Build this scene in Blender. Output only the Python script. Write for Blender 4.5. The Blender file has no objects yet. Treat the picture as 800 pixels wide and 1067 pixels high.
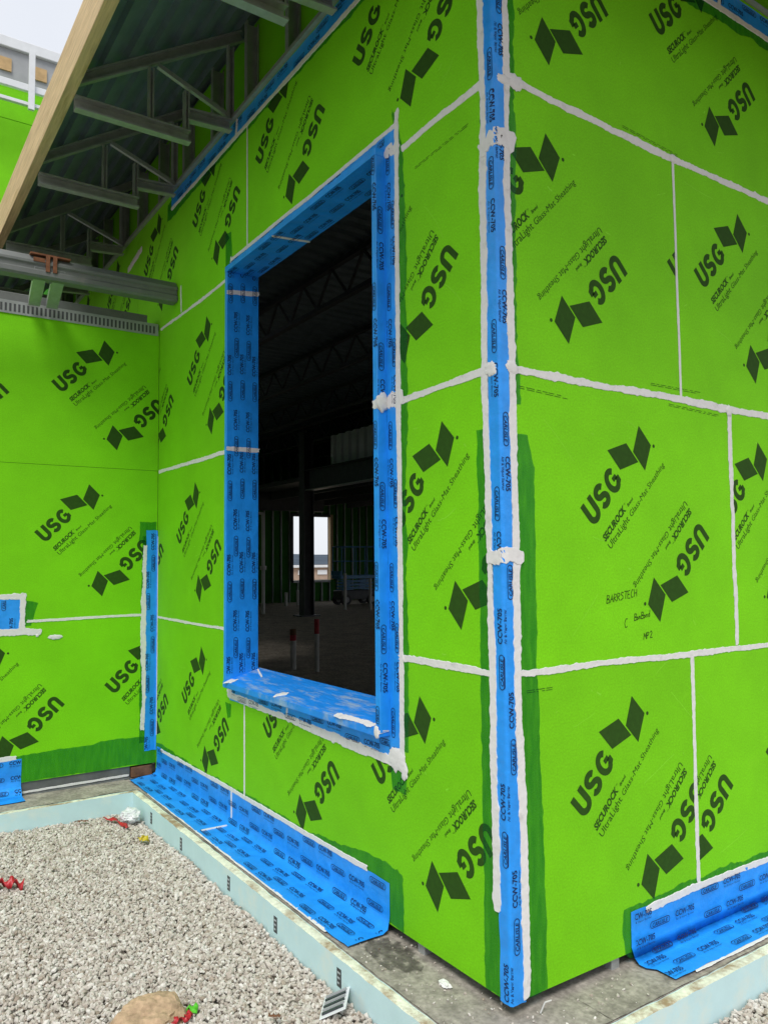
import bpy, bmesh, math, random
import numpy as np
from mathutils import Vector, Matrix, noise

# ------------------------------------------------------------------ camera, sky, sun, exposure
scn = bpy.context.scene
COL = scn.collection
FPX, YAW, PITCH, ROLL = 814.52, 2.54536493, 0.0634367706, -0.00915096538
cam_d = bpy.data.cameras.new("camera")
cam = bpy.data.objects.new("camera", cam_d)
COL.objects.link(cam)
f = Vector((math.cos(YAW) * math.cos(PITCH), math.sin(YAW) * math.cos(PITCH), math.sin(PITCH)))
rt = Vector((math.sin(YAW), -math.cos(YAW), 0))
up = rt.cross(f)
r2 = math.cos(ROLL) * rt + math.sin(ROLL) * up
u2 = -math.sin(ROLL) * rt + math.cos(ROLL) * up
Mc = Matrix((r2, u2, -f)).transposed().to_4x4()
Mc.translation = Vector((2.2960, -2.1254, 1.66858))
cam.matrix_world = Mc
cam_d.sensor_fit = 'VERTICAL'
cam_d.sensor_height = 36.0
cam_d.lens = 36.0 * FPX / 1067.0
cam_d.clip_start = 0.05
cam_d.clip_end = 3000
scn.camera = cam

SUN_EL, SUN_AZ = math.radians(57), math.radians(-42)      # azimuth measured from +x
world = bpy.data.worlds.new("World")
scn.world = world
world.use_nodes = True
nt = world.node_tree
nt.nodes.clear()
sky = nt.nodes.new("ShaderNodeTexSky")
sky.sky_type = 'NISHITA'
sky.sun_disc = False
sky.sun_elevation = SUN_EL
sky.sun_rotation = math.pi / 2 - SUN_AZ
sky.dust_density = 2.0
tc = nt.nodes.new("ShaderNodeTexCoord")
cn = nt.nodes.new("ShaderNodeTexNoise")
cn.inputs["Scale"].default_value = 2.2
cn.inputs["Detail"].default_value = 5
nt.links.new(tc.outputs["Generated"], cn.inputs["Vector"])
cr = nt.nodes.new("ShaderNodeValToRGB")
cr.color_ramp.elements[0].position = 0.3
cr.color_ramp.elements[0].color = (8.2, 8.6, 9.4, 1)
cr.color_ramp.elements[1].position = 0.75
cr.color_ramp.elements[1].color = (9.6, 9.8, 10.2, 1)
nt.links.new(cn.outputs["Fac"], cr.inputs["Fac"])
mx = nt.nodes.new("ShaderNodeMix")
mx.data_type = 'RGBA'
mx.inputs["Factor"].default_value = 0.85
nt.links.new(sky.outputs["Color"], mx.inputs["A"])
nt.links.new(cr.outputs["Color"], mx.inputs["B"])
bg = nt.nodes.new("ShaderNodeBackground")
bg.inputs["Strength"].default_value = 0.072
nt.links.new(mx.outputs["Result"], bg.inputs["Color"])
wo = nt.nodes.new("ShaderNodeOutputWorld")
nt.links.new(bg.outputs["Background"], wo.inputs["Surface"])

sun_d = bpy.data.lights.new("sun", 'SUN')
sun_d.energy = 1.75
sun_d.angle = math.radians(24)
sun_d.color = (1.0, 0.97, 0.92)
sun = bpy.data.objects.new("sun", sun_d)
COL.objects.link(sun)
sd = Vector((math.cos(SUN_EL) * math.cos(SUN_AZ), math.cos(SUN_EL) * math.sin(SUN_AZ), math.sin(SUN_EL)))
sun.rotation_euler = sd.to_track_quat('Z', 'Y').to_euler()
sun.location = (0, -6, 12)

scn.view_settings.view_transform = 'Standard'
scn.view_settings.look = 'None'
scn.view_settings.gamma = 1
scn.view_settings.exposure = 0.58
scn.render.engine = 'CYCLES'
scn.cycles.use_denoising = True
scn.cycles.max_bounces = 8
scn.cycles.transparent_max_bounces = 12

# ------------------------------------------------------------------ materials
MATS = {}


def mat(name, col, rough=.6, var=.12, vs=6.0, bump=.15, bs=70.0, metal=0.0, spec=.5, coat=0.0,
        stain=None, stain_amt=.35, stain_scale=3.0, stretch=None, rnd=0.0, fine=0.0, bdist=.002):
    if name in MATS:
        return MATS[name]
    m = bpy.data.materials.new(name)
    m.use_nodes = True
    t = m.node_tree
    N, Lk = t.nodes, t.links
    b = N["Principled BSDF"]
    b.inputs["Roughness"].default_value = rough
    b.inputs["Metallic"].default_value = metal
    b.inputs["Specular IOR Level"].default_value = spec
    b.inputs["Coat Weight"].default_value = coat
    co = N.new("ShaderNodeTexCoord")
    vec = co.outputs["Object"]
    if stretch:
        mp = N.new("ShaderNodeMapping")
        mp.inputs["Scale"].default_value = stretch
        Lk.new(vec, mp.inputs["Vector"])
        vec = mp.outputs["Vector"]
    n1 = N.new("ShaderNodeTexNoise")
    n1.inputs["Scale"].default_value = vs
    n1.inputs["Detail"].default_value = 6
    n1.inputs["Roughness"].default_value = .65
    Lk.new(vec, n1.inputs["Vector"])
    c1 = N.new("ShaderNodeValToRGB")
    c1.color_ramp.elements[0].position = .3
    c1.color_ramp.elements[1].position = .7
    c1.color_ramp.elements[0].color = tuple(max(0, c * (1 - var)) for c in col) + (1,)
    c1.color_ramp.elements[1].color = tuple(min(1, c * (1 + var)) for c in col) + (1,)
    Lk.new(n1.outputs["Fac"], c1.inputs["Fac"])
    out = c1.outputs["Color"]
    if fine:
        n3 = N.new("ShaderNodeTexNoise")
        n3.inputs["Scale"].default_value = bs
        n3.inputs["Detail"].default_value = 3
        Lk.new(vec, n3.inputs["Vector"])
        h = N.new("ShaderNodeMapRange")
        h.inputs[1].default_value = .3
        h.inputs[2].default_value = .7
        h.inputs[3].default_value = 1 - fine
        h.inputs[4].default_value = 1 + fine
        Lk.new(n3.outputs["Fac"], h.inputs[0])
        mm = N.new("ShaderNodeVectorMath")
        mm.operation = 'SCALE'
        Lk.new(out, mm.inputs[0])
        Lk.new(h.outputs[0], mm.inputs["Scale"])
        out = mm.outputs["Vector"]
    if rnd:
        oi = N.new("ShaderNodeObjectInfo")
        h = N.new("ShaderNodeMapRange")
        h.inputs[3].default_value = 1 - rnd
        h.inputs[4].default_value = 1 + rnd
        Lk.new(oi.outputs["Random"], h.inputs[0])
        mm = N.new("ShaderNodeVectorMath")
        mm.operation = 'SCALE'
        Lk.new(out, mm.inputs[0])
        Lk.new(h.outputs[0], mm.inputs["Scale"])
        out = mm.outputs["Vector"]
    if stain:
        n2 = N.new("ShaderNodeTexNoise")
        n2.inputs["Scale"].default_value = stain_scale
        n2.inputs["Detail"].default_value = 8
        n2.inputs["Roughness"].default_value = .7
        Lk.new(vec, n2.inputs["Vector"])
        c2 = N.new("ShaderNodeValToRGB")
        c2.color_ramp.elements[0].position = 1 - stain_amt - .08
        c2.color_ramp.elements[1].position = 1 - stain_amt + .06
        Lk.new(n2.outputs["Fac"], c2.inputs["Fac"])
        mi = N.new("ShaderNodeMix")
        mi.data_type = 'RGBA'
        Lk.new(c2.outputs["Color"], mi.inputs["Factor"])
        Lk.new(out, mi.inputs["A"])
        mi.inputs["B"].default_value = tuple(stain) + (1,)
        out = mi.outputs["Result"]
    Lk.new(out, b.inputs["Base Color"])
    if bump:
        n4 = N.new("ShaderNodeTexNoise")
        n4.inputs["Scale"].default_value = bs
        n4.inputs["Detail"].default_value = 4
        Lk.new(vec, n4.inputs["Vector"])
        bu = N.new("ShaderNodeBump")
        bu.inputs["Strength"].default_value = bump
        bu.inputs["Distance"].default_value = bdist
        Lk.new(n4.outputs["Fac"], bu.inputs["Height"])
        Lk.new(bu.outputs["Normal"], b.inputs["Normal"])
    MATS[name] = m
    return m


GREEN = mat("green_glass_mat_sheathing", (.185, .60, .003), rough=.75, var=.09, vs=2.2, bump=.16, bs=130, spec=.25,
            stain=(.215, .64, .008), stain_amt=.30, stain_scale=5, fine=.11, rnd=.05)
PRINT = mat("dark_print_ink", (.024, .075, .006), rough=.8, var=.18, vs=40, bump=0, spec=.2)
PRINTL = mat("fine_print_ink", (.026, .088, .006), rough=.8, var=.3, vs=60, bump=0, spec=.2)
PEN = mat("black_marker_ink", (.012, .025, .006), rough=.8, var=.3, vs=60, bump=0, spec=.2)
BLUE = mat("blue_membrane", (.016, .30, .90), rough=.34, var=.12, vs=7, bump=.8, bs=15, spec=.5, bdist=.007, fine=.05)
BLUES = mat("blue_membrane_smeared", (.016, .265, .86), rough=.35, var=.15, vs=6, bump=.6, bs=14, spec=.5, bdist=.005,
            stain=(.30, .45, .66), stain_amt=.405, stain_scale=4, stretch=(1, 6, 1))
BINK = mat("navy_print_ink", (.006, .018, .085), rough=.6, var=.2, vs=40, bump=0, spec=.3)
MASTIC = mat("pale_mastic", (.74, .73, .72), rough=.75, var=.05, vs=30, bump=.5, bs=60, spec=.3, bdist=.004,
             stain=(.58, .57, .56), stain_amt=.36, stain_scale=14)
STEEL = mat("galvanised_steel", (.40, .42, .42), rough=.42, var=.15, vs=14, bump=.08, bs=90, metal=.45, spec=.5)
STEELD = mat("dark_primed_steel", (.075, .08, .085), rough=.55, var=.2, vs=6, bump=.1, bs=60, spec=.4)
STEELG = mat("grey_primed_channel", (.19, .20, .195), rough=.5, var=.12, vs=8, bump=.06, bs=60, metal=.3, spec=.45,
             stain=(.24, .235, .22), stain_amt=.36, stain_scale=5)
RUST = mat("rusty_steel", (.20, .085, .045), rough=.8, var=.35, vs=25, bump=.4, bs=80, spec=.2)
DECK = mat("galvanised_deck", (.17, .225, .25), rough=.5, var=.15, vs=5, bump=.05, bs=60, metal=.35, spec=.4)
CONC = mat("weathered_concrete", (.33, .30, .26), rough=.85, var=.22, vs=9, bump=.8, bs=45, spec=.25, bdist=.004,
           stain=(.19, .172, .148), stain_amt=.43, stain_scale=7, fine=.25)
CONCD = mat("damp_concrete", (.085, .08, .072), rough=.5, var=.25, vs=10, bump=.4, bs=60, spec=.4)
FOAM = mat("pale_blue_foam", (.56, .76, .78), rough=.7, var=.05, vs=5, bump=.12, bs=80, spec=.3,
           stain=(.66, .78, .74), stain_amt=.42, stain_scale=4)
FOAMT = mat("cream_cut_foam_edge", (.72, .73, .60), rough=.85, var=.12, vs=12, bump=.7, bs=50, spec=.2, bdist=.004,
            stain=(.34, .25, .155), stain_amt=.44, stain_scale=5.5, fine=.12)
WOOD = mat("sawn_timber", (.64, .47, .27), rough=.7, var=.26, vs=5, bump=.3, bs=30, spec=.25, stretch=(.6, 9, 9),
           stain=(.46, .31, .15), stain_amt=.37, stain_scale=3)
PLY = mat("plywood", (.50, .34, .17), rough=.75, var=.2, vs=8, bump=.2, bs=40, spec=.2)
SOIL = mat("bare_soil", (.20, .165, .125), rough=.95, var=.25, vs=3, bump=.8, bs=30, spec=.1, bdist=.01)
INFLOOR = mat("interior_stone_base", (.42, .37, .30), rough=.95, var=.3, vs=4, bump=1, bs=22, spec=.1, bdist=.02, fine=.3)
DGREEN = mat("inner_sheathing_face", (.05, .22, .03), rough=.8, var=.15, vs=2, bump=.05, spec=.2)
WHITE = mat("white_painted_metal", (.72, .74, .76), rough=.4, var=.05, vs=8, bump=.03, spec=.5)
GREYP = mat("grey_parapet_metal", (.33, .34, .35), rough=.55, var=.1, vs=6, bump=.05, spec=.4)
PVC = mat("off_white_pipe", (.55, .55, .52), rough=.45, var=.08, vs=10, bump=.03, spec=.5)
REDP = mat("red_plastic", (.45, .02, .03), rough=.4, var=.2, vs=20, bump=.2, bs=60, spec=.5)
REDT = mat("red_tape", (.42, .03, .04), rough=.5, var=.2, vs=30, bump=.1, spec=.4)
YEL = mat("yellow_scrap", (.60, .48, .03), rough=.5, var=.2, vs=30, bump=.2, spec=.4)
LIME = mat("green_scrap", (.10, .50, .03), rough=.6, var=.2, vs=30, bump=.2, spec=.3)
BAG = mat("crumpled_white_film", (.68, .70, .72), rough=.25, var=.12, vs=20, bump=.3, bs=40, spec=.6)
ROCK = mat("tan_sandstone", (.44, .315, .20), rough=.95, var=.22, vs=10, bump=1, bs=45, spec=.1, bdist=.006, fine=.2)
BLACK = mat("black_rubber", (.02, .02, .02), rough=.6, var=.2, vs=10, bump=.05)
LIFTB = mat("blue_lift_paint", (.03, .20, .42), rough=.4, var=.1, vs=6, bump=.03)
HILL = mat("far_hillside", (.075, .095, .12), rough=1, var=.25, vs=.02, bump=0, spec=0)
BRICK = mat("far_tan_brick", (.42, .31, .24), rough=.9, var=.15, vs=1, bump=0, spec=.1)
CHIP = mat("brown_chip", (.16, .07, .03), rough=.8, var=.2, vs=30, bump=.2)
LABEL = mat("dark_foil_label", (.05, .06, .065), rough=.35, var=.3, vs=60, bump=.1, metal=.3)
LIGHTI = mat("light_label_bars", (.45, .50, .52), rough=.5, var=.1, vs=30, bump=0)


def primer_mat():
    m = bpy.data.materials.new("brushed_green_primer")
    m.use_nodes = True
    t = m.node_tree
    N, Lk = t.nodes, t.links
    N.clear()
    o = N.new("ShaderNodeOutputMaterial")
    tr = N.new("ShaderNodeBsdfTransparent")
    co = N.new("ShaderNodeTexCoord")
    n = N.new("ShaderNodeTexNoise")
    n.inputs["Scale"].default_value = 7
    n.inputs["Detail"].default_value = 4
    mp = N.new("ShaderNodeMapping")
    mp.inputs["Scale"].default_value = (6, 6, 1)
    Lk.new(co.outputs["Object"], mp.inputs["Vector"])
    Lk.new(mp.outputs["Vector"], n.inputs["Vector"])
    c = N.new("ShaderNodeValToRGB")
    c.color_ramp.elements[0].position = .35
    c.color_ramp.elements[0].color = (.47, .70, .86, 1)
    c.color_ramp.elements[1].position = .7
    c.color_ramp.elements[1].color = (.68, .86, .95, 1)
    Lk.new(n.outputs["Fac"], c.inputs["Fac"])
    Lk.new(c.outputs["Color"], tr.inputs["Color"])
    d = N.new("ShaderNodeBsdfPrincipled")
    d.inputs["Base Color"].default_value = (.02, .24, .02, 1)
    d.inputs["Roughness"].default_value = .35
    ms = N.new("ShaderNodeMixShader")
    ms.inputs[0].default_value = .28
    Lk.new(tr.outputs[0], ms.inputs[1])
    Lk.new(d.outputs[0], ms.inputs[2])
    Lk.new(ms.outputs[0], o.inputs["Surface"])
    return m


PRIMER = primer_mat()


def gravel_mat():
    m = bpy.data.materials.new("crushed_limestone")
    m.use_nodes = True
    t = m.node_tree
    N, Lk = t.nodes, t.links
    b = N["Principled BSDF"]
    b.inputs["Roughness"].default_value = .9
    b.inputs["Specular IOR Level"].default_value = .2
    a = N.new("ShaderNodeAttribute")
    a.attribute_name = "tone"
    r = N.new("ShaderNodeValToRGB")
    el = r.color_ramp.elements
    el[0].position = 0
    el[0].color = (.27, .22, .17, 1)
    el[1].position = 1
    el[1].color = (.74, .71, .66, 1)
    for p, c in ((.12, (.36, .30, .24)), (.3, (.47, .415, .36)), (.65, (.56, .52, .46))):
        e = el.new(p)
        e.color = c + (1,)
    Lk.new(a.outputs["Fac"], r.inputs["Fac"])
    co = N.new("ShaderNodeTexCoord")
    n = N.new("ShaderNodeTexNoise")
    n.inputs["Scale"].default_value = 90
    n.inputs["Detail"].default_value = 4
    Lk.new(co.outputs["Object"], n.inputs["Vector"])
    h = N.new("ShaderNodeMapRange")
    h.inputs[1].default_value = .3
    h.inputs[2].default_value = .7
    h.inputs[3].default_value = .82
    h.inputs[4].default_value = 1.1
    Lk.new(n.outputs["Fac"], h.inputs[0])
    v = N.new("ShaderNodeVectorMath")
    v.operation = 'SCALE'
    Lk.new(r.outputs["Color"], v.inputs[0])
    Lk.new(h.outputs[0], v.inputs["Scale"])
    Lk.new(v.outputs["Vector"], b.inputs["Base Color"])
    bu = N.new("ShaderNodeBump")
    bu.inputs["Strength"].default_value = .5
    bu.inputs["Distance"].default_value = .003
    Lk.new(n.outputs["Fac"], bu.inputs["Height"])
    Lk.new(bu.outputs["Normal"], b.inputs["Normal"])
    return m


def damp_mat():
    """thin film of water: darkens the concrete in irregular spots"""
    m = bpy.data.materials.new("damp_film")
    m.use_nodes = True
    t = m.node_tree
    N, Lk = t.nodes, t.links
    N.clear()
    o = N.new("ShaderNodeOutputMaterial")
    tr = N.new("ShaderNodeBsdfTransparent")
    co = N.new("ShaderNodeTexCoord")
    n = N.new("ShaderNodeTexNoise")
    n.inputs["Scale"].default_value = 22
    n.inputs["Detail"].default_value = 5
    Lk.new(co.outputs["Object"], n.inputs["Vector"])
    c = N.new("ShaderNodeValToRGB")
    c.color_ramp.elements[0].position = .50
    c.color_ramp.elements[0].color = (.62, .62, .62, 1)
    c.color_ramp.elements[1].position = .62
    c.color_ramp.elements[1].color = (.98, .98, .98, 1)
    Lk.new(n.outputs["Fac"], c.inputs["Fac"])
    Lk.new(c.outputs["Color"], tr.inputs["Color"])
    Lk.new(tr.outputs[0], o.inputs["Surface"])
    return m


GRAVEL = gravel_mat()

# ------------------------------------------------------------------ object helpers
WORLD = {}
I4 = Matrix.Identity(4)


def link(o, parent, Mw):
    COL.objects.link(o)
    if parent is not None:
        o.parent = parent
        o.matrix_basis = WORLD[parent.name].inverted() @ Mw
    else:
        o.matrix_basis = Mw
    WORLD[o.name] = Mw.copy()
    return o


def thing(name, label, cat, loc=(0, 0, 0), group=None):
    o = bpy.data.objects.new(name, None)
    o.empty_display_size = .1
    link(o, None, Matrix.Translation(Vector(loc)))
    o["label"] = label
    o["category"] = cat
    if group:
        o["group"] = group
    return o


def obj(name, me, m, parent=None, Mw=I4, smooth=False):
    o = bpy.data.objects.new(name, me)
    if m is not None and not me.materials:
        me.materials.append(m)
    if smooth:
        me.shade_smooth()
    return link(o, parent, Mw)


def tag(o, label, cat, group=None):
    o["label"] = label
    o["category"] = cat
    if group:
        o["group"] = group
    return o


def struct(o, kind="structure", label=None):
    o["kind"] = kind
    if label:
        o["label"] = label
    return o


def mesh(verts, faces, name="m"):
    me = bpy.data.meshes.new(name)
    me.from_pydata([tuple(v) for v in verts], [], faces)
    me.update()
    return me


def bm_mesh(bm, name="m"):
    me = bpy.data.meshes.new(name)
    bmesh.ops.recalc_face_normals(bm, faces=bm.faces)
    bm.to_mesh(me)
    bm.free()
    return me


def box_bm(bm, a, b, bevel=0.0):
    a, b = Vector(a), Vector(b)
    r = bmesh.ops.create_cube(bm, size=1)
    vs = r["verts"]
    for v in vs:
        v.co = Vector(((a.x + b.x) / 2 + v.co.x * (b.x - a.x), (a.y + b.y) / 2 + v.co.y * (b.y - a.y),
                       (a.z + b.z) / 2 + v.co.z * (b.z - a.z)))
    if bevel:
        es = list({e for v in vs for e in v.link_edges})
        bmesh.ops.bevel(bm, geom=es, offset=bevel, segments=2, affect='EDGES', profile=.5)


def box(a, b, bevel=0.0):
    bm = bmesh.new()
    box_bm(bm, a, b, bevel)
    return bm_mesh(bm)


def bar_bm(bm, p0, p1, w, h, upv=(0, 0, 1)):
    p0, p1 = Vector(p0), Vector(p1)
    d = (p1 - p0).normalized()
    s = d.cross(Vector(upv))
    if s.length < 1e-4:
        s = d.cross(Vector((1, 0, 0)))
    s.normalize()
    u = s.cross(d)
    vs = []
    for p in (p0, p1):
        for a, b in ((-1, -1), (1, -1), (1, 1), (-1, 1)):
            vs.append(bm.verts.new(p + s * a * w / 2 + u * b * h / 2))
    for q in ((0, 1, 2, 3), (7, 6, 5, 4), (0, 4, 5, 1), (1, 5, 6, 2), (2, 6, 7, 3), (3, 7, 4, 0)):
        bm.faces.new([vs[i] for i in q])


def bar(p0, p1, w, h, upv=(0, 0, 1)):
    bm = bmesh.new()
    bar_bm(bm, p0, p1, w, h, upv)
    return bm_mesh(bm)


def extrude_profile(pts, p0, p1, sx, sy, caps=True):
    """closed 2D profile pts (a,b) swept from p0 to p1 with section axes sx, sy"""
    p0, p1, sx, sy = Vector(p0), Vector(p1), Vector(sx), Vector(sy)
    n = len(pts)
    vs = [p + sx * a + sy * b for p in (p0, p1) for a, b in pts]
    fs = [(i, (i + 1) % n, n + (i + 1) % n, n + i) for i in range(n)]
    if caps:
        fs += [tuple(range(n))[::-1], tuple(range(n, 2 * n))]
    bm = bmesh.new()
    bv = [bm.verts.new(v) for v in vs]
    for q in fs:
        bm.faces.new([bv[i] for i in q])
    return bm_mesh(bm)


def cprof(w, h, t=.003, lip=.012):
    """C stud: web along b (height h) at a=0, flanges reach a=w"""
    return [(0, 0), (w, 0), (w, lip), (w - t, lip), (w - t, t), (t, t), (t, h - t), (w - t, h - t), (w - t, h - lip),
            (w, h - lip), (w, h), (0, h)]


def tube(p0, p1, r, n=12):
    p0, p1 = Vector(p0), Vector(p1)
    d = (p1 - p0).normalized()
    s = d.cross(Vector((.3, .9, .1))).normalized()
    u = s.cross(d)
    pr = [(r * math.cos(2 * math.pi * i / n), r * math.sin(2 * math.pi * i / n)) for i in range(n)]
    return extrude_profile(pr, p0, p1, s, u)


# wall frames: (s, z, d) -> world
D = -4.239
FR = {'L': Matrix(((1, 0, 0, 0), (0, 0, -1, 0), (0, 1, 0, 0), (0, 0, 0, 1))),
      'R': Matrix(((0, 0, 1, 0), (1, 0, 0, 0), (0, 1, 0, 0), (0, 0, 0, 1))),
      'B': Matrix(((0, 0, 1, D), (1, 0, 0, 0), (0, 1, 0, 0), (0, 0, 0, 1)))}


def wp(w, s, z, d=0.0):
    return FR[w] @ Vector((s, z, d))


def prism(outline, d0, d1):
    """outline (s,z) ccw extruded in local z from d0 to d1"""
    n = len(outline)
    bm = bmesh.new()
    v = [bm.verts.new((a, b, d)) for d in (d0, d1) for a, b in outline]
    bm.faces.new(v[:n][::-1])
    bm.faces.new(v[n:])
    for i in range(n):
        j = (i + 1) % n
        bm.faces.new((v[i], v[j], v[n + j], v[n + i]))
    return bm_mesh(bm)


# ------------------------------------------------------------------ lettering (flat print)
def text_arrays(body, size, bold=0.0, shear=0.0, res=2, width=None):
    c = bpy.data.curves.new("t", 'FONT')
    c.body = body
    c.size = size
    c.offset = bold * size
    c.shear = shear
    c.resolution_u = res
    o = bpy.data.objects.new("t", c)
    COL.objects.link(o)
    dg = bpy.context.evaluated_depsgraph_get()
    me = bpy.data.meshes.new_from_object(o.evaluated_get(dg))
    vs = [(v.co.x, v.co.y) for v in me.vertices]
    fs = [tuple(p.vertices) for p in me.polygons]
    bpy.data.objects.remove(o)
    bpy.data.curves.remove(c)
    bpy.data.meshes.remove(me)
    x0 = min(v[0] for v in vs)
    x1 = max(v[0] for v in vs)
    k = (width / (x1 - x0)) if width else 1.0
    return [((x - x0) * k, y) for x, y in vs], fs


class Flat:
    def __init__(self):
        self.v, self.f = [], []

    def add(self, vs, fs, dx=0, dy=0):
        o = len(self.v)
        self.v += [(x + dx, y + dy) for x, y in vs]
        self.f += [tuple(i + o for i in q) for q in fs]
        return self

    def poly(self, pts):
        return self.add(pts, [tuple(range(len(pts)))])

    def stroke(self, pts, hw):
        n = len(pts)
        vs = []
        for i in range(n):
            a = Vector(pts[max(i - 1, 0)])
            b = Vector(pts[min(i + 1, n - 1)])
            t = (b - a).normalized()
            nn = Vector((-t.y, t.x)) * hw
            p = Vector(pts[i])
            vs += [tuple(p + nn), tuple(p - nn)]
        return self.add(vs, [(2 * i, 2 * i + 1, 2 * i + 3, 2 * i + 2) for i in range(n - 1)])


def arc(cx, cy, rx, ry, a0, a1, n=10):
    return [(cx + rx * math.cos(math.radians(a0 + (a1 - a0) * i / n)), cy + ry * math.sin(math.radians(a0 + (a1 - a0) * i / n)))
            for i in range(n + 1)]


def build_mark():
    big, fine = Flat(), Flat()
    big.poly([(-.124, .033), (-.003, -.027), (-.003, .088), (-.124, .150)])
    big.poly([(.004, -.086), (.124, -.034), (.124, .086), (.004, .030)])
    h, hw = .120, .0145
    # U
    x, y, w = -.440, -.025, .088
    r = w / 2 - hw
    big.stroke([(x + hw, y + h)] + arc(x + w / 2, y + hw + r, r, r, 180, 360, 12) + [(x + w - hw, y + h)], hw)
    # S
    x, w = -.342, .084
    rx, ry = w / 2 - hw, (h - 2 * hw) / 4
    cx = x + w / 2
    big.stroke(arc(cx, y + hw + 3 * ry, rx, ry, 20, 180, 9) + arc(cx, y + hw + 3 * ry, rx, ry, 190, 262, 4)
               + arc(cx, y + hw + ry, rx, ry, 82, 0, 6) + arc(cx, y + hw + ry, rx, ry, -10, -160, 9), hw)
    # G
    x, w = -.246, .096
    rx, ry = w / 2 - hw, h / 2 - hw
    cx, cy = x + w / 2, y + h / 2
    big.stroke(arc(cx, cy, rx, ry, 42, 318, 18) + [(x + w - hw, y + .030), (x + w - hw, y + .056)], hw)
    big.add([(cx + .002, cy - .012), (x + w - hw, cy - .012), (x + w - hw, cy + .011), (cx + .002, cy + .011)], [(0, 1, 2, 3)])
    big.poly(arc(.136, -.050, .0085, .0085, 0, 330, 11))
    v, q = text_arrays("SECUROCK", .044, bold=.045, shear=.15, width=.205)
    fine.add(v, q, -.432, -.118)
    v, q = text_arrays("TM", .010, width=.012)
    fine.add(v, q, -.224, -.095)
    v, q = text_arrays("Brand", .020, bold=.02, shear=.2, width=.052)
    fine.add(v, q, -.207, -.118)
    v, q = text_arrays("UltraLight", .046, bold=.004, width=.190)
    fine.add(v, q, -.432, -.166)
    v, q = text_arrays("Glass-Mat Sheathing", .040, shear=.08, width=.355)
    fine.add(v, q, -.225, -.166)
    return big, fine


MARK_BIG, MARK_FINE = build_mark()


def flat_bm(fl, A=None):
    bm = bmesh.new()
    vs = [bm.verts.new((x, y, 0)) for x, y in fl.v]
    for q in fl.f:
        try:
            bm.faces.new([vs[i] for i in q])
        except ValueError:
            pass
    for fc in bm.faces:
        fc.normal_update()
    bmesh.ops.reverse_faces(bm, faces=[fc for fc in bm.faces if fc.normal.z < 0])
    if A is not None:
        bm.transform(A)
    return bm


def clip(bm, planes):
    for co, no in planes:
        bmesh.ops.bisect_plane(bm, geom=bm.verts[:] + bm.edges[:] + bm.faces[:], dist=1e-6, plane_co=co, plane_no=no,
                               clear_outer=True)


def to_mesh(bm):
    me = bpy.data.meshes.new("print")
    bm.to_mesh(me)
    bm.free()
    return me


SHARED = {}


def put_mark(w, kind, s, z, rect, parent):
    """a printed mark of the sheathing whose emblem sits at (s,z); cut at the panel edge rect"""
    ang = math.radians(45 if kind == 'A' else 225)
    A = Matrix.Translation((s, z, 0)) @ Matrix.Rotation(ang, 4, 'Z')
    s0, s1, z0, z1 = rect
    for nm, fl, m, dd in (('printed_emblem', MARK_BIG, PRINT, .0008), ('printed_lettering', MARK_FINE, PRINTL, .0008)):
        co = [A @ Vector((x, y, 0)) for x, y in fl.v]
        xa, xb = min(c.x for c in co), max(c.x for c in co)
        ya, yb = min(c.y for c in co), max(c.y for c in co)
        if xa > s1 or xb < s0 or ya > z1 or yb < z0:
            continue
        off = Matrix.Translation((0, 0, dd))
        if xa >= s0 and xb <= s1 and ya >= z0 and yb <= z1:
            if nm not in SHARED:
                SHARED[nm] = to_mesh(flat_bm(fl))
            obj(nm, SHARED[nm], m, parent, FR[w] @ off @ A)
        else:
            bm = flat_bm(fl, A)
            clip(bm, [((s0, 0, 0), (-1, 0, 0)), ((s1, 0, 0), (1, 0, 0)), ((0, z0, 0), (0, -1, 0)), ((0, z1, 0), (0, 1, 0))])
            if len(bm.faces):
                obj(nm, to_mesh(bm), m, parent, FR[w] @ off)
            else:
                bm.free()


# tape lettering unit: reads along +x, cap height up, centred on y=0, about .33 long
def build_tape_unit():
    fl = Flat()
    rr, hl = .0135, .0545
    ring = arc(hl, 0, rr, rr, -90, 90, 6) + arc(-hl, 0, rr, rr, 90, 270, 6)
    ring = [(x + .070, y) for x, y in ring] + [(hl + .070, -rr)]
    fl.stroke(ring, .0016)
    v, q = text_arrays("CARLISLE", .024, bold=.015, shear=.2, width=.108)
    fl.add(v, q, .016, -.0095)
    v, q = text_arrays("CCW-705", .036, bold=.018, width=.140)
    fl.add(v, q, .180, -.006)
    v, q = text_arrays("Air & Vapor Barrier", .0125, bold=.0, width=.135)
    fl.add(v, q, .182, -.022)
    return fl


TAPE_UNIT = build_tape_unit()


# ------------------------------------------------------------------ sheets that follow a folded profile
class Prof:
    """profile: list of 3D points (across the tape); axis: direction along; a -> along, b -> arc length across"""

    def __init__(self, pts, axis, normals=None):
        self.p = [Vector(p) for p in pts]
        self.ax = Vector(axis)
        self.cum = [0.0]
        for i in range(1, len(self.p)):
            self.cum.append(self.cum[-1] + (self.p[i] - self.p[i - 1]).length)
        self.n = []
        for i in range(len(self.p) - 1):
            t = (self.p[i + 1] - self.p[i]).normalized()
            self.n.append(t.cross(self.ax).normalized())
        self.W = self.cum[-1]

    def __call__(self, a, b, d=0.0):
        i = 0
        while i < len(self.n) - 1 and b > self.cum[i + 1]:
            i += 1
        t = (self.p[i + 1] - self.p[i]).normalized()
        # smooth normal near the folds
        nn = self.n[i]
        return self.p[i] + t * (b - self.cum[i]) + self.ax * a + nn * d


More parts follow.
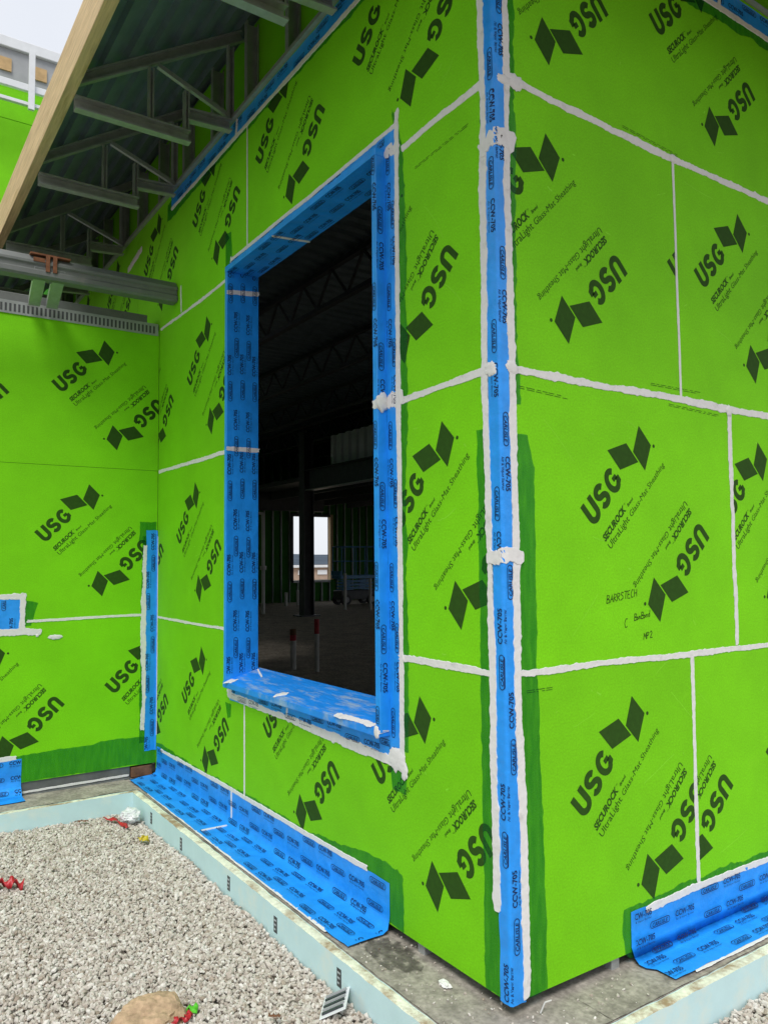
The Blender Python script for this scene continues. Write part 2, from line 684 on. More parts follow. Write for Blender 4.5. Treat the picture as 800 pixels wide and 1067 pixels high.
def sheet(name, prof, a0, a1, m, parent, step=.03, jit=.004, wr=.0012, seed=0, b0=0.0, b1=None, d=.0022, cut=None):
    rng = random.Random(seed)
    b1 = prof.W if b1 is None else b1
    bs = sorted(set([b0, b1] + [c for c in prof.cum if b0 < c < b1] +
                    [b0 + (b1 - b0) * k / 6 for k in range(1, 6)]))
    n = max(2, int((a1 - a0) / step))
    vs, fs = [], []
    for i in range(n + 1):
        a = a0 + (a1 - a0) * i / n
        e0 = jit * noise.noise(Vector((a * 9, seed * 3.1, 0)))
        e1 = jit * noise.noise(Vector((a * 9, seed * 3.1, 7)))
        for k, b in enumerate(bs):
            bb = b
            if k == 0:
                bb = b + e0
            if k == len(bs) - 1:
                bb = b + e1
            aa = a
            if i == 0 or i == n:
                aa += jit * 1.5 * noise.noise(Vector((b * 25, seed, i)))
            if cut:
                aa = cut(aa, bb, i, n)
            w = wr * (noise.noise(Vector((a * 11, b * 26, seed))) + .6 * noise.noise(Vector((a * 34, b * 14, seed + 5))))
            vs.append(prof(aa, bb, d + max(w, -.0012)))
    K = len(bs)
    for i in range(n):
        for k in range(K - 1):
            fs.append((i * K + k, i * K + k + 1, (i + 1) * K + k + 1, (i + 1) * K + k))
    me = mesh(vs, fs)
    return obj(name, me, m, parent, smooth=True)


def tape_print(prof, a0, a1, parent, rows, seed=0, flip=False, period=.68, b0=0.0, b1=None, d=.0042, shift=0.0):
    """rows: list of b positions. Lettering runs along a (flip: the other way)."""
    b1 = prof.W if b1 is None else b1
    folds = [c for c in prof.cum if b0 < c < b1]
    out = bmesh.new()
    k = 0
    t0 = (prof.p[1] - prof.p[0]).normalized()
    HND = Matrix.Diagonal((1, -1 if prof.ax.cross(t0).dot(prof.n[0]) < 0 else 1, 1, 1))   # keep the lettering readable
    for b in rows:
        st = a0 - .9 + shift + (.5 * period if k % 2 else 0) + .03 * math.sin(k * 2.7 + seed)
        k += 1
        while st < a1:
            if st + .34 > a0:
                if flip:
                    A = Matrix.Translation((st + .33, b, 0)) @ Matrix.Rotation(math.pi, 4, 'Z')
                else:
                    A = Matrix.Translation((st, b, 0))
                bm = flat_bm(TAPE_UNIT, A @ HND)
                clip(bm, [((a0, 0, 0), (-1, 0, 0)), ((a1, 0, 0), (1, 0, 0)), ((0, b0 + .001, 0), (0, -1, 0)),
                          ((0, b1 - .001, 0), (0, 1, 0))])
                for c in folds:
                    bmesh.ops.bisect_plane(bm, geom=bm.verts[:] + bm.edges[:] + bm.faces[:], dist=1e-6,
                                           plane_co=(0, c, 0), plane_no=(0, 1, 0))
                if len(bm.faces):
                    me = to_mesh(bm)
                    out.from_mesh(me)
                    bpy.data.meshes.remove(me)
                else:
                    bm.free()
            st += period
    for v in out.verts:
        v.co = prof(v.co.x, v.co.y, d)
    if len(out.faces) == 0:
        out.free()
        return None
    me = to_mesh(out)
    return obj("printed_lettering", me, BINK, parent)


def mastic(w, pts, hw, parent, seed=0, jit=.35, t=.0014, d=.0016, name="sealant_bead", step=.009, taper=True, mapf=None):
    """a trowelled bead of sealant along wall points pts [(s,z),...]"""
    P = [Vector(p) for p in pts]
    L = [0.0]
    for i in range(1, len(P)):
        L.append(L[-1] + (P[i] - P[i - 1]).length)
    n = max(3, int(L[-1] / step))
    vs, fs = [], []
    f_ = mapf or (lambda s, z, dd: wp(w, s, z, dd))
    for i in range(n + 1):
        l = L[-1] * i / n
        j = 0
        while j < len(L) - 2 and l > L[j + 1]:
            j += 1
        tdir = (P[j + 1] - P[j]).normalized()
        p = P[j] + tdir * (l - L[j])
        nn = Vector((-tdir.y, tdir.x))

        def nz(o, sc):
            return noise.noise(Vector((l * sc, seed * 1.7 + o, o * 3)))
        ha = hw * (1 + jit * (1.3 * nz(1, 2.6) + .5 * nz(5, 8) + .6 * nz(2, 17) + 1.5 * max(0, nz(3, 31) - .18) + .5 * nz(4, 70)))
        hb = hw * (1 + jit * (1.3 * nz(11, 2.6) + .5 * nz(15, 8) + .6 * nz(12, 17) + 1.5 * max(0, nz(13, 31) - .18) + .5 * nz(14, 70)))
        if taper and (i == 0 or i == n):
            ha *= .8
            hb *= .7
        cd = t * (.75 + .4 * nz(21, 30))
        mid = .3 * hw * nz(31, 14)
        for off, dd in ((ha, .0), (ha * .9, cd), (mid, cd * (.8 + .25 * nz(41, 40))), (-hb * .9, cd), (-hb, .0)):
            q = p + nn * off
            if i == 0 or i == n:
                q = q + tdir * (.02 * noise.noise(Vector((off * 160, seed, i))) + .006 * noise.noise(Vector((off * 700, seed, i))))
            vs.append(f_(q.x, q.y, d + dd if dd else min(d, .001)))
    for i in range(n):
        for k in range(4):
            fs.append((i * 5 + k, i * 5 + k + 1, (i + 1) * 5 + k + 1, (i + 1) * 5 + k))
    me = mesh(vs, fs)
    bm = bmesh.new()
    bm.from_mesh(me)
    bmesh.ops.recalc_face_normals(bm, faces=bm.faces)
    bm.to_mesh(me)
    bm.free()
    o = obj(name, me, MASTIC, parent, smooth=True)
    me.set_sharp_from_angle(angle=.55)
    return o


def splat(w, s, z, rs, rz, parent, seed=0, d=.003, t=.003, mapf=None):
    """irregular dab of sealant"""
    n = 34
    vs = []
    f_ = mapf or (lambda a, b, dd: wp(w, a, b, dd))
    for ring, (k, dd) in enumerate(((1.0, 0), (.82, t * .8), (.4, t))):
        for i in range(n):
            an = 2 * math.pi * i / n
            r = k * (1 + .28 * noise.noise(Vector((math.cos(an) * 2, math.sin(an) * 2, seed))) +
                     (.22 if ring < 2 else .05) * noise.noise(Vector((math.cos(an) * 7, math.sin(an) * 7, seed + 3))))
            vs.append(f_(s + rs * r * math.cos(an), z + rz * r * math.sin(an),
                         d + dd * (1 + .3 * noise.noise(Vector((an * 2, ring, seed))))))
    vs.append(f_(s, z, d + t))
    fs = []
    for ring in range(2):
        for i in range(n):
            j = (i + 1) % n
            fs.append((ring * n + i, ring * n + j, (ring + 1) * n + j, (ring + 1) * n + i))
    fs += [(2 * n + i, 2 * n + (i + 1) % n, 3 * n) for i in range(n)]
    return obj("sealant_dab", mesh(vs, fs), MASTIC, parent, smooth=True)


def patch(w, outline, parent, seed=0, jit=.006, d=.0015):
    """brushed primer: ragged-edged film outline (s,z)"""
    pts = []
    P = [Vector(p) for p in outline]
    for i in range(len(P)):
        a, b = P[i], P[(i + 1) % len(P)]
        n = max(1, int((b - a).length / .02))
        for k in range(n):
            p = a + (b - a) * k / n
            o = Vector((noise.noise(Vector((p.x * 30, p.y * 30, seed))), noise.noise(Vector((p.x * 30, p.y * 30, seed + 9)))))
            o2 = Vector((noise.noise(Vector((p.x * 6, p.y * 6, seed + 2))), noise.noise(Vector((p.x * 6, p.y * 6, seed + 4)))))
            pts.append(p + o * jit + o2 * jit * 1.6)
    me = mesh([wp(w, p.x, p.y, d) for p in pts], [tuple(range(len(pts)))])
    return obj("brushed_primer", me, PRIMER, parent)


# ------------------------------------------------------------------ ground, footing, gravel bed
LEDGE = -.075
GZ = -.215
gm = mesh([(-600, -600, -.42), (600, -600, -.42), (600, 600, -.42), (-600, 600, -.42)], [(0, 1, 2, 3)])
struct(obj("ground", gm, SOIL), label="bare soil ground around the building")

# concrete footing ledge: strip outside the walls
foot = [(.232, 6.5), (-.4, 6.5), (-.4, .4), (-4.6, .4), (-4.6, -6.0), (-3.893, -6.0), (-3.893, -.253), (.232, -.253)]
n = len(foot)
bm = bmesh.new()
tv = [bm.verts.new((x, y, LEDGE)) for x, y in foot]
bv = [bm.verts.new((x, y, -.6)) for x, y in foot]
bm.faces.new(tv)
bm.faces.new(bv[::-1])
for i in range(n):
    j = (i + 1) % n
    bm.faces.new((tv[j], tv[i], bv[i], bv[j]))
struct(obj("concrete_footing", bm_mesh(bm), CONC), label="weathered grey concrete footing ledge below the walls")


def rough_strip(p0, p1, width_dir, w0, w1, z, seed, dz=.006, step=.04):
    """uneven top of a poured ledge, as a real bumpy sheet"""
    p0, p1, wd = Vector(p0), Vector(p1), Vector(width_dir)
    n = int((p1 - p0).length / step)
    k = int((w1 - w0) / step)
    vs, fs = [], []
    for i in range(n + 1):
        for j in range(k + 1):
            q = p0 + (p1 - p0) * i / n + wd * (w0 + (w1 - w0) * j / k)
            hgt = noise.noise(Vector((q.x * 7, q.y * 7, seed))) * .6 + noise.noise(Vector((q.x * 24, q.y * 24, seed))) * .4
            vs.append((q.x, q.y, z + dz * (.6 + hgt)))
    for i in range(n):
        for j in range(k):
            fs.append((i * (k + 1) + j, (i + 1) * (k + 1) + j, (i + 1) * (k + 1) + j + 1, i * (k + 1) + j + 1))
    return mesh(vs, fs)


foot_o = bpy.data.objects["concrete_footing"]
obj("ledge_surface", rough_strip((-3.89, 0, 0), (.23, 0, 0), (0, -1, 0), -.3, .25, LEDGE + .001, 1), CONC, foot_o, smooth=True)
obj("ledge_surface", rough_strip((0, .301, 0), (0, 6.4, 0), (1, 0, 0), -.3, .23, LEDGE + .001, 2), CONC, foot_o, smooth=True)
obj("ledge_surface", rough_strip((0, -5.9, 0), (0, -.26, 0), (1, 0, 0), -4.5, -3.895, LEDGE + .001, 3), CONC, foot_o, smooth=True)
# damp stain and white drip on the ledge
rng = random.Random(4)


def blob_flat(cx, cy, rx, ry, z, seed, k=.35):
    n = 40
    vs = []
    for i in range(n):
        a = 2 * math.pi * i / n
        r = 1 + k * noise.noise(Vector((math.cos(a) * 2, math.sin(a) * 2, seed))) + k * .6 * noise.noise(
            Vector((math.cos(a) * 6, math.sin(a) * 6, seed)))
        vs.append((cx + rx * r * math.cos(a), cy + ry * r * math.sin(a), z))
    return mesh(vs, [tuple(range(n))])


obj("damp_patch", blob_flat(-.66, -.10, .17, .09, LEDGE + .0105, 3, .5), damp_mat(), foot_o)


def blob3(cx, cy, cz, r, seed, amp=.35, sub=3, fr=1.8):
    bm = bmesh.new()
    bmesh.ops.create_icosphere(bm, subdivisions=sub, radius=1)
    for v in bm.verts:
        d = v.co.normalized()
        k = 1 + amp * noise.noise(d * fr + Vector((seed, 0, 0))) + amp * .5 * noise.noise(d * fr * 2.7 + Vector((0, seed, 0)))
        v.co = Vector((cx + d.x * r[0] * k, cy + d.y * r[1] * k, cz + d.z * r[2] * k))
    return bm_mesh(bm)


tag(obj("sealant_drip", blob3(-.325, -.065, LEDGE + .012, (.032, .017, .01), 5, .5), MASTIC),
    "small white blob of dropped sealant on the concrete ledge", "sealant")
dr = thing("bent_wire", "short white bent wire on the concrete below the corner", "wire", (.05, .12, LEDGE))
for a, b in (((.045, .105, -.066), (.05, .125, -.03)), ((.05, .125, -.03), (.06, .15, -.025))):
    obj("wire_piece", tube(a, b, .003, 8), PVC, dr)


# foam boards round the footing
def foam_board(name, a, b, face, label):
    t = thing(name, label, "foam board", ((a[0] + b[0]) / 2, (a[1] + b[1]) / 2, -.41))
    a, b = Vector((a[0], a[1], 0)), Vector((b[0], b[1], 0))
    d = (b - a).normalized()
    nrm = Vector(face)
    n = int((b - a).length / .03)
    vs, fs = [], []
    for i in range(n + 1):
        p = a + (b - a) * i / n
        j0 = .004 * noise.noise(Vector((i * .35, a.x, 1))) + .004 * min(0, noise.noise(Vector((i * 1.3, a.x, 4))))
        j1 = .004 * noise.noise(Vector((i * .35, a.x, 2))) + .006 * min(0, noise.noise(Vector((i * 1.7, a.x, 5))))
        for q, z in ((p, -.45), (p, LEDGE + .002 + j0), (p + nrm * .05, LEDGE + .002 + j1), (p + nrm * .05, -.45)):
            vs.append((q.x, q.y, z))
    side, top = [], []
    for i in range(n):
        for k in range(3):
            fc = (i * 4 + k, i * 4 + k + 1, (i + 1) * 4 + k + 1, (i + 1) * 4 + k)
            (top if k == 1 else side).append(fc)
    side += [(0, 1, 2, 3), tuple(4 * n + k for k in (3, 2, 1, 0))]
    me = mesh(vs, side)
    obj("board", me, FOAM, t)
    # rough cut top edge as a chamfered strip
    tv, tf = [], []
    for i in range(n + 1):
        p = Vector(vs[i * 4 + 1])
        q = Vector(vs[i * 4 + 2])
        for k in range(6):
            e = p.lerp(q, k / 5)
            h = .003 * noise.noise(Vector((i * .5, k * .8, a.y))) + (-.003 if k in (0, 5) else .0)
            tv.append((e.x, e.y, e.z + h))
    for i in range(n):
        for k in range(5):
            tf.append((i * 6 + k, i * 6 + k + 1, (i + 1) * 6 + k + 1, (i + 1) * 6 + k))
    obj("cut_edge", mesh(tv, tf), FOAMT, t, smooth=True)
    return t


fL = foam_board("foam_board", (.285, -.255), (-3.842, -.255), (0, -1, 0),
                "pale blue rigid foam board edging the ledge under the window wall")
fB = foam_board("foam_board", (-3.892, -.256), (-3.892, -6.0), (1, 0, 0),
                "pale blue rigid foam board along the ledge of the far left wall")
fR = foam_board("foam_board", (.235, -.254), (.235, 6.4), (1, 0, 0),
                "pale blue rigid foam board at bottom right beside the right wall")
# the little dark labels stuck on the foam face
for k, (x, z) in enumerate(((-3.383, -.145), (-2.77, -.15), (-1.99, -.145), (-1.395, -.155), (-.77, -.152))):
    s = obj("dark_label", box((x - .018, -.3068, z - .042), (x + .018, -.3045, z + .036)), LABEL, fL)
    for j in range(3):
        obj("label_bar", box((x - .012, -.3076, z - .03 + j * .022), (x + .004 + .004 * j, -.3066, z - .022 + j * .022)), LIGHTI, s)


# gravel
def gravel(name, poly_ok, bounds, dens, seed, label, size=(.0080, .0138), zb=GZ, m=None):
    rs = np.random.RandomState(seed)
    x0, x1, y0, y1 = bounds
    N = int((x1 - x0) * (y1 - y0) * dens)
    px = rs.uniform(x0, x1, N)
    py = rs.uniform(y0, y1, N)
    keep = poly_ok(px, py)
    px, py = px[keep], py[keep]
    N = len(px)
    bm = bmesh.new()
    bmesh.ops.create_icosphere(bm, subdivisions=1, radius=1)
    base = np.array([v.co[:] for v in bm.verts])
    faces = np.array([[v.index for v in fc.verts] for fc in bm.faces])
    bm.free()
    nv = len(base)
    var = []
    for k in range(24):
        q = base.copy()
        # crushed stone: cut by a few random planes
        for _ in range(9):
            nrm = rs.normal(size=3)
            nrm /= np.linalg.norm(nrm)
            c = rs.uniform(.55, .85)
            dd = q @ nrm
            q = q - np.outer(np.maximum(dd - c, 0), nrm)
        q *= rs.uniform(.95, 1.1, (nv, 1))
        q *= np.array([1.25, .95, .72]) * rs.uniform(.85, 1.15, 3)
        var.append(q)
    var = np.array(var)
    idx = rs.randint(0, 24, N)
    sz = rs.uniform(size[0], size[1], N) * (1 + .35 * (rs.rand(N) > .9))
    # random rotation quaternions
    qn = rs.normal(size=(N, 4))
    qn[:, 1:3] *= .55
    qn /= np.linalg.norm(qn, axis=1)[:, None]
    w, x, y, z = qn.T
    Rm = np.stack([1 - 2 * (y * y + z * z), 2 * (x * y - z * w), 2 * (x * z + y * w),
                   2 * (x * y + z * w), 1 - 2 * (x * x + z * z), 2 * (y * z - x * w),
                   2 * (x * z - y * w), 2 * (y * z + x * w), 1 - 2 * (x * x + y * y)], axis=1).reshape(N, 3, 3)
    V = np.einsum('nij,nkj->nki', Rm, var[idx]) * sz[:, None, None]
    hill = .012 * np.sin(px * 2.3 + 1) * np.cos(py * 2.9) + .007 * np.sin(px * 6 + py * 5)
    pz = (GZ + hill + rs.uniform(-.022, .004, N)) if zb == GZ else zb + sz * .3
    V += np.stack([px, py, pz], axis=1)[:, None, :]
    F = (faces[None] + (np.arange(N) * nv)[:, None, None]).reshape(-1, 3)
    me = bpy.data.meshes.new(name)
    me.vertices.add(N * nv)
    me.vertices.foreach_set("co", V.reshape(-1).astype(np.float32))
    me.loops.add(len(F) * 3)
    me.loops.foreach_set("vertex_index", F.reshape(-1).astype(np.int32))
    me.polygons.add(len(F))
    me.polygons.foreach_set("loop_start", np.arange(0, len(F) * 3, 3, dtype=np.int32))
    me.update(calc_edges=True)
    me.shade_flat()
    at = me.attributes.new("tone", 'FLOAT', 'POINT')
    tone = np.clip(rs.beta(2.2, 1.6, N), 0, 1)
    at.data.foreach_set("value", np.repeat(tone, nv).astype(np.float32))
    o = obj(name, me, m or GRAVEL)
    o["kind"] = "stuff"
    o["label"] = label
    o["category"] = "gravel"
    return o


def okL(px, py):
    return (px > -3.835) & (py < -.315)


bed = mesh([(-3.842, -6, GZ - .035), (3.5, -6, GZ - .035), (3.5, -.306, GZ - .035), (-3.842, -.306, GZ - .035)], [(0, 1, 2, 3)])
BEDM = mat("fine_stone_bed", (.42, .375, .32), rough=.95, var=.35, vs=45, bump=1, bs=40, spec=.1, bdist=.02, fine=.35)
struct(obj("gravel_bed", bed, BEDM), label="fine stone bed under the loose gravel")
bed2 = mesh([(.286, -.3, GZ - .036), (3.5, -.3, GZ - .036), (3.5, 6.5, GZ - .036), (.286, 6.5, GZ - .036)], [(0, 1, 2, 3)])
struct(obj("gravel_bed", bed2, BEDM), label="fine stone bed right of the corner")
gravel("gravel", okL, (-3.84, .3, -2.1, -.31), 8500, 1, "loose crushed pale limestone gravel filling the bed at lower left")
gravel("gravel", okL, (-3.84, 1.6, -3.4, -2.1), 2600, 5, "loose crushed pale gravel in the foreground of the bed", size=(.013, .020))
gravel("gravel", lambda x, y: (x > .297), (.29, .9, .2, 3.0), 8000, 2, "loose crushed pale gravel at the bottom right edge")


gravel("concrete_crumbs", lambda x, y: ((x < -.02) & (y < .03)) | ((x > .02) & (y > -.2)), (-.85, .22, -.245, .6), 420, 9,
       "small crumbs of stone and mortar on the concrete ledge", size=(.002, .0065), zb=LEDGE + .006)


# ------------------------------------------------------------------ sheathed walls
ROW = 1.2192
TH = .0127


def wall_panels(w, parent, specs):
    """specs: (outline pts (s,z), row base z, [A positions s])"""
    for outline, zb, As in specs:
        p = obj("sheathing_panel", prism(outline, -TH, 0), GREEN, parent, FR[w])
        ss = [q[0] for q in outline]
        zz = [q[1] for q in outline]
        rects = [(min(ss), max(ss), min(zz), max(zz))]
        if len(outline) > 4:                                   # notched for the window: two plain rectangles
            cut = WZ0 if min(zz) < 1 else WZ1
            rects = []
            for za, zc in ((min(zz), cut), (cut, max(zz))):
                xs_ = [a for a, b in outline if abs(b - (za if za != cut else zc)) < 1e-6]
                rects.append((min(xs_), max(xs_), za, zc))
        for s in As:
            for rc in rects:
                put_mark(w, 'A', s, zb + .916, rc, p)
                put_mark(w, 'B', s + .167, zb + .308, rc, p)


def rect(s0, s1, z0, z1):
    return [(s0, z0), (s1, z0), (s1, z1), (s0, z1)]


G = .0015
Z0, Z1, Z2, Z3, Z4 = -.022, ROW, 2 * ROW, 3 * ROW, 4.752
WX0, WX1, WZ0, WZ1 = -2.679, -.799, .842, 3.708        # hole for the window frame

# --- left (window) wall
wL = thing("sheathed_wall", "bright green sheathed wall with the large window opening", "wall", (-2.1, .1, Z0))
wall_panels('L', wL, [
    ([(-4.236, Z0), (-2.46 - G, Z0), (-2.46 - G, WZ0), (WX0, WZ0), (WX0, Z1 - G), (-4.236, Z1 - G)], 0, [-3.255, -4.475]),
    ([(-2.46 + G, Z0), (-.0135, Z0), (-.0135, Z1 - G), (WX1, Z1 - G), (WX1, WZ0), (-2.46 + G, WZ0)], 0, [-.592, -1.812]),
    (rect(-4.236, WX0, Z1 + G, Z2 - G), ROW, [-3.40, -4.62]),
    (rect(WX1, -.0135, Z1 + G, Z2 - G), ROW, [-.405]),
    (rect(-4.236, WX0, Z2 + G, Z3 - G), 2 * ROW, [-3.185, -4.405]),
    (rect(WX1, -.0135, Z2 + G, Z3 - G), 2 * ROW, [-.79]),
    ([(-4.87, Z3 + G), (WX0, Z3 + G), (WX0, WZ1), (-2.434 - G, WZ1), (-2.434 - G, Z4), (-4.87, Z4)], 3 * ROW, [-3.09, -4.32]),
    ([(WX1, Z3 + G), (-.0135, Z3 + G), (-.0135, Z4), (-2.434 + G, Z4), (-2.434 + G, WZ1), (WX1, WZ1)], 3 * ROW, [-.72, -1.93]),
    (rect(-9.0, -4.873, Z3 + G, Z4), 3 * ROW, [-5.6, -6.8, -8.0]),
])
# wall core (studs and liner) behind the panels, around the opening
for a, b in (((-8.99, TH + .001, .0), (WX0 + .002, .16, Z4 - .01)), ((WX1 - .002, TH + .001, .0), (-.18, .16, Z4 - .01)),
             ((WX0 + .002, TH + .001, .0), (WX1 - .002, .16, WZ0 - .002)), ((WX0 + .002, TH + .001, WZ1 + .002), (WX1 - .002, .16, Z4 - .01))):
    obj("wall_core", box(a, b), STEELD, wL)
# sealed joints
SG = 100


def joint(w, pts, hw, parent, jit=.42, t=.0014):
    global SG
    SG += 1
    return mastic(w, pts, hw, parent, seed=SG, jit=jit, t=t)


joint('L', [(-4.22, Z1 + .004), (-2.69, Z1 - .002)], .011, wL)
joint('L', [(-.72, Z1 + .003), (-.055, Z1 - .003)], .015, wL)
joint('L', [(-4.22, Z2 + .004), (-2.69, Z2)], .014, wL)
joint('L', [(-.72, Z2 - .012), (-.055, Z2 + .008)], .016, wL)
joint('L', [(-4.20, Z3 + .01), (-3.5, Z3 - .004), (-2.70, Z3)], .012, wL)
joint('L', [(-.66, Z3 - .01), (-.055, Z3 + .01)], .017, wL)
joint('L', [(-2.432, WZ1 + .06), (-2.436, 4.64)], .008, wL, jit=.25)
joint('L', [(-2.458, .16), (-2.462, WZ0 - .07)], .009, wL, jit=.25)
joint('L', [(-3.70, Z3 + .02), (-3.715, Z3 + .24)], .012, wL)
joint('L', [(-5.2, 4.50), (-4.75, 4.57)], .03, wL)
# primer brushed beside tapes
patch('L', [(-.148, Z0), (-.02, Z0), (-.02, 2.20), (-.145, 2.205)], wL, 1)
patch('L', [(-.095, 2.3), (-.02, 2.3), (-.02, 4.70), (-.10, 4.70)], wL, 2, jit=.012)
patch('L', [(-4.23, Z0), (-.705, Z0), (-.705, .235), (-.9, .245), (-1.6, .185), (-2.3, .195), (-3.2, .18), (-4.23, .20)], wL, 3, jit=.012)
patch('L', [(-.72, .80), (-.645, .80), (-.655, 1.9), (-.62, 2.5), (-.645, 3.65), (-.72, 3.9)], wL, 4, jit=.014)
patch('L', [(-.78, .60), (-.675, .60), (-.66, .74), (-.80, .76)], wL, 5)
patch('L', [(-2.78, .72), (-2.68, .72), (-2.68, .64), (-2.73, .62)], wL, 6)
patch('L', [(-2.80, 3.72), (-2.68, 3.74), (-2.70, 3.98), (-2.80, 4.0)], wL, 7)
patch('L', [(-4.05, 4.55), (-2.2, 4.595), (-.02, 4.585), (-.02, 4.70), (-4.05, 4.70)], wL, 8, jit=.012)

# --- right wall
wR = thing("sheathed_wall", "bright green sheathed wall right of the outer corner", "wall", (-.1, 2.4, Z0))
wall_panels('R', wR, [
    (rect(0, 1.194 - G, Z0, Z1 - G), 0, [.722]),
    (rect(1.194 + G, 3.63, Z0, Z1 - G), 0, [.952, 2.17, 3.39]),
    (rect(0, 1.575 - G, Z1 + G, Z2 - G), ROW, [.826]),
    (rect(1.575 + G, 4.01, Z1 + G, Z2 - G), ROW, [1.804, 3.02]),
    (rect(0, 1.177 - G, Z2 + G, Z3 - G), 2 * ROW, [.262, 1.482]),
    (rect(1.177 + G, 3.61, Z2 + G, Z3 - G), 2 * ROW, [1.696, 2.916]),
    (rect(0, 2.434, Z3 + G, Z4), 3 * ROW, [.18, 1.40, -1.04]),
    (rect(2.437, 4.87, Z3 + G, Z4), 3 * ROW, [3.0, 4.2]),
    (rect(3.633, 6.0, Z0, Z1 - G), 0, [4.6]),
    (rect(4.013, 6.0, Z1 + G, Z2 - G), ROW, [4.9]),
    (rect(3.613, 6.0, Z2 + G, Z3 - G), 2 * ROW, [4.4]),
    (rect(4.873, 6.0, Z3 + G, Z4), 3 * ROW, [5.4]),
])
obj("wall_core", box((-.16, .17, 0), (-TH - .001, 6.0, Z4 - .01)), STEELD, wR)
joint('R', [(.055, Z1 + .0), (.5, Z1 + .004), (1.2, Z1 - .004), (6, Z1)], .015, wR)
joint('R', [(.055, Z2 + .006), (.4, Z2 + .002), (1.2, Z2), (1.575, Z2 - .006), (6, Z2)], .017, wR)
joint('R', [(.05, Z3 + .025), (.4, Z3 + .004), (1.177, Z3 - .012), (6, Z3)], .018, wR)
joint('R', [(1.190, .16), (1.198, Z1 - .01)], .013, wR)
joint('R', [(1.572, Z1 + .01), (1.578, Z2 - .01)], .016, wR)
joint('R', [(1.179, Z2 + .01), (1.175, Z3 - .01)], .0085, wR, jit=.25)
for s, z in ((3.63, 0), (4.01, Z1), (3.61, Z2)):
    joint('R', [(s, z + .17), (s, z + ROW - .02)], .012, wR)
splat('R', 1.177, Z3 - .012, .03, .022, wR, 3, t=.006)
splat('R', 1.575, Z2 - .012, .028, .03, wR, 4, t=.005)
splat('R', .115, Z3 + .012, .05, .035, wR, 14, t=.006)
patch('R', [(.02, Z0), (.190, Z0), (.187, .62), (.172, 1.2), (.178, 2.05), (.14, 2.18), (.02, 2.19)], wR, 11)
patch('R', [(.02, 2.3), (.10, 2.3), (.105, 3.3), (.12, 4.7), (.02, 4.7)], wR, 12, jit=.012)
patch('R', [(.655, -.02), (.70, -.05), (6, -.05), (6, .20), (1.9, .18), (1.2, .185), (.9, .17), (.655, .165)], wR, 13, jit=.010)
patch('R', [(.02, 4.50), (2.0, 4.545), (6, 4.54), (6, 4.70), (.02, 4.70)], wR, 14, jit=.014)
obj("shim_post", box((-.06, .585, -.074), (-.012, .635, -.0225), .003), STEEL, wR)
obj("shim_post", box((-.62, .014, -.074), (-.57, .06, -.0225), .003), STEEL, wL)
# marker writing on the second row
wr = Flat()
GLYPH = {'B': [[(0, 0), (.05, 1)], [(.05, 1), (.5, .9), (.45, .6), (.05, .5), (.6, .4), (.55, .05), (0, 0)]],
         'A': [[(0, 0), (.35, 1), (.6, 0)], [(.1, .4), (.55, .42)]],
         'R': [[(0, 0), (.05, 1), (.5, .9), (.45, .55), (.05, .5), (.6, 0)]],
         'S': [[(.55, .9), (.2, 1), (.05, .75), (.45, .45), (.5, .15), (.0, .0)]],
         'T': [[(0, 1), (.7, .95)], [(.35, 1), (.3, 0)]],
         'E': [[(.5, 1), (.05, .95), (0, .02), (.55, 0)], [(.05, .5), (.4, .52)]],
         'C': [[(.5, .9), (.2, 1), (0, .5), (.15, .0), (.5, .08)]],
         'H': [[(0, 1), (0, 0)], [(.5, 1), (.5, 0)], [(0, .5), (.5, .5)]],
         'o': [[(.2, .5), (.0, .25), (.2, 0), (.4, .25), (.2, .5)]],
         'n': [[(0, .5), (0, 0), (.05, .4), (.3, .5), (.35, 0)]],
         'd': [[(.35, .5), (.05, .4), (.1, .0), (.35, .1), (.4, 1)]],
         'M': [[(0, 0), (.1, 1), (.35, .3), (.6, 1), (.65, 0)]],
         'P': [[(0, 0), (.05, 1), (.5, .85), (.4, .5), (.05, .5)]],
         '2': [[(0, .8), (.3, 1), (.5, .7), (0, 0), (.6, .02)]]}
rg2 = random.Random(12)
for body, sz, dx, dy, adv in (("BARRSTECH", .034, 0, 0, .0235), ("C", .04, .10, -.125, .02), ("BonBond", .030, .17, -.105, .0165), ("MP2", .030, .22, -.20, .023)):
    for k, ch in enumerate(body):
        for st_ in GLYPH[ch]:
            pts = []
            for q0, q1 in zip(st_[:-1], st_[1:]):
                for t_ in (0, .5):
                    pts.append((q0[0] + (q1[0] - q0[0]) * t_, q0[1] + (q1[1] - q0[1]) * t_))
            pts.append(st_[-1])
            pts = [(dx + k * adv + sz * (.95 * x + .22 * y) + rg2.uniform(-1, 1) * .0008, dy + sz * y + rg2.uniform(-1, 1) * .0010) for x, y in pts]
            wr.stroke(pts, .0017)
obj("marker_writing", to_mesh(flat_bm(wr)), PEN, wR,
    FR['R'] @ Matrix.Translation((.60, 1.477, .0011)) @ Matrix.Rotation(math.radians(7), 4, 'Z'))
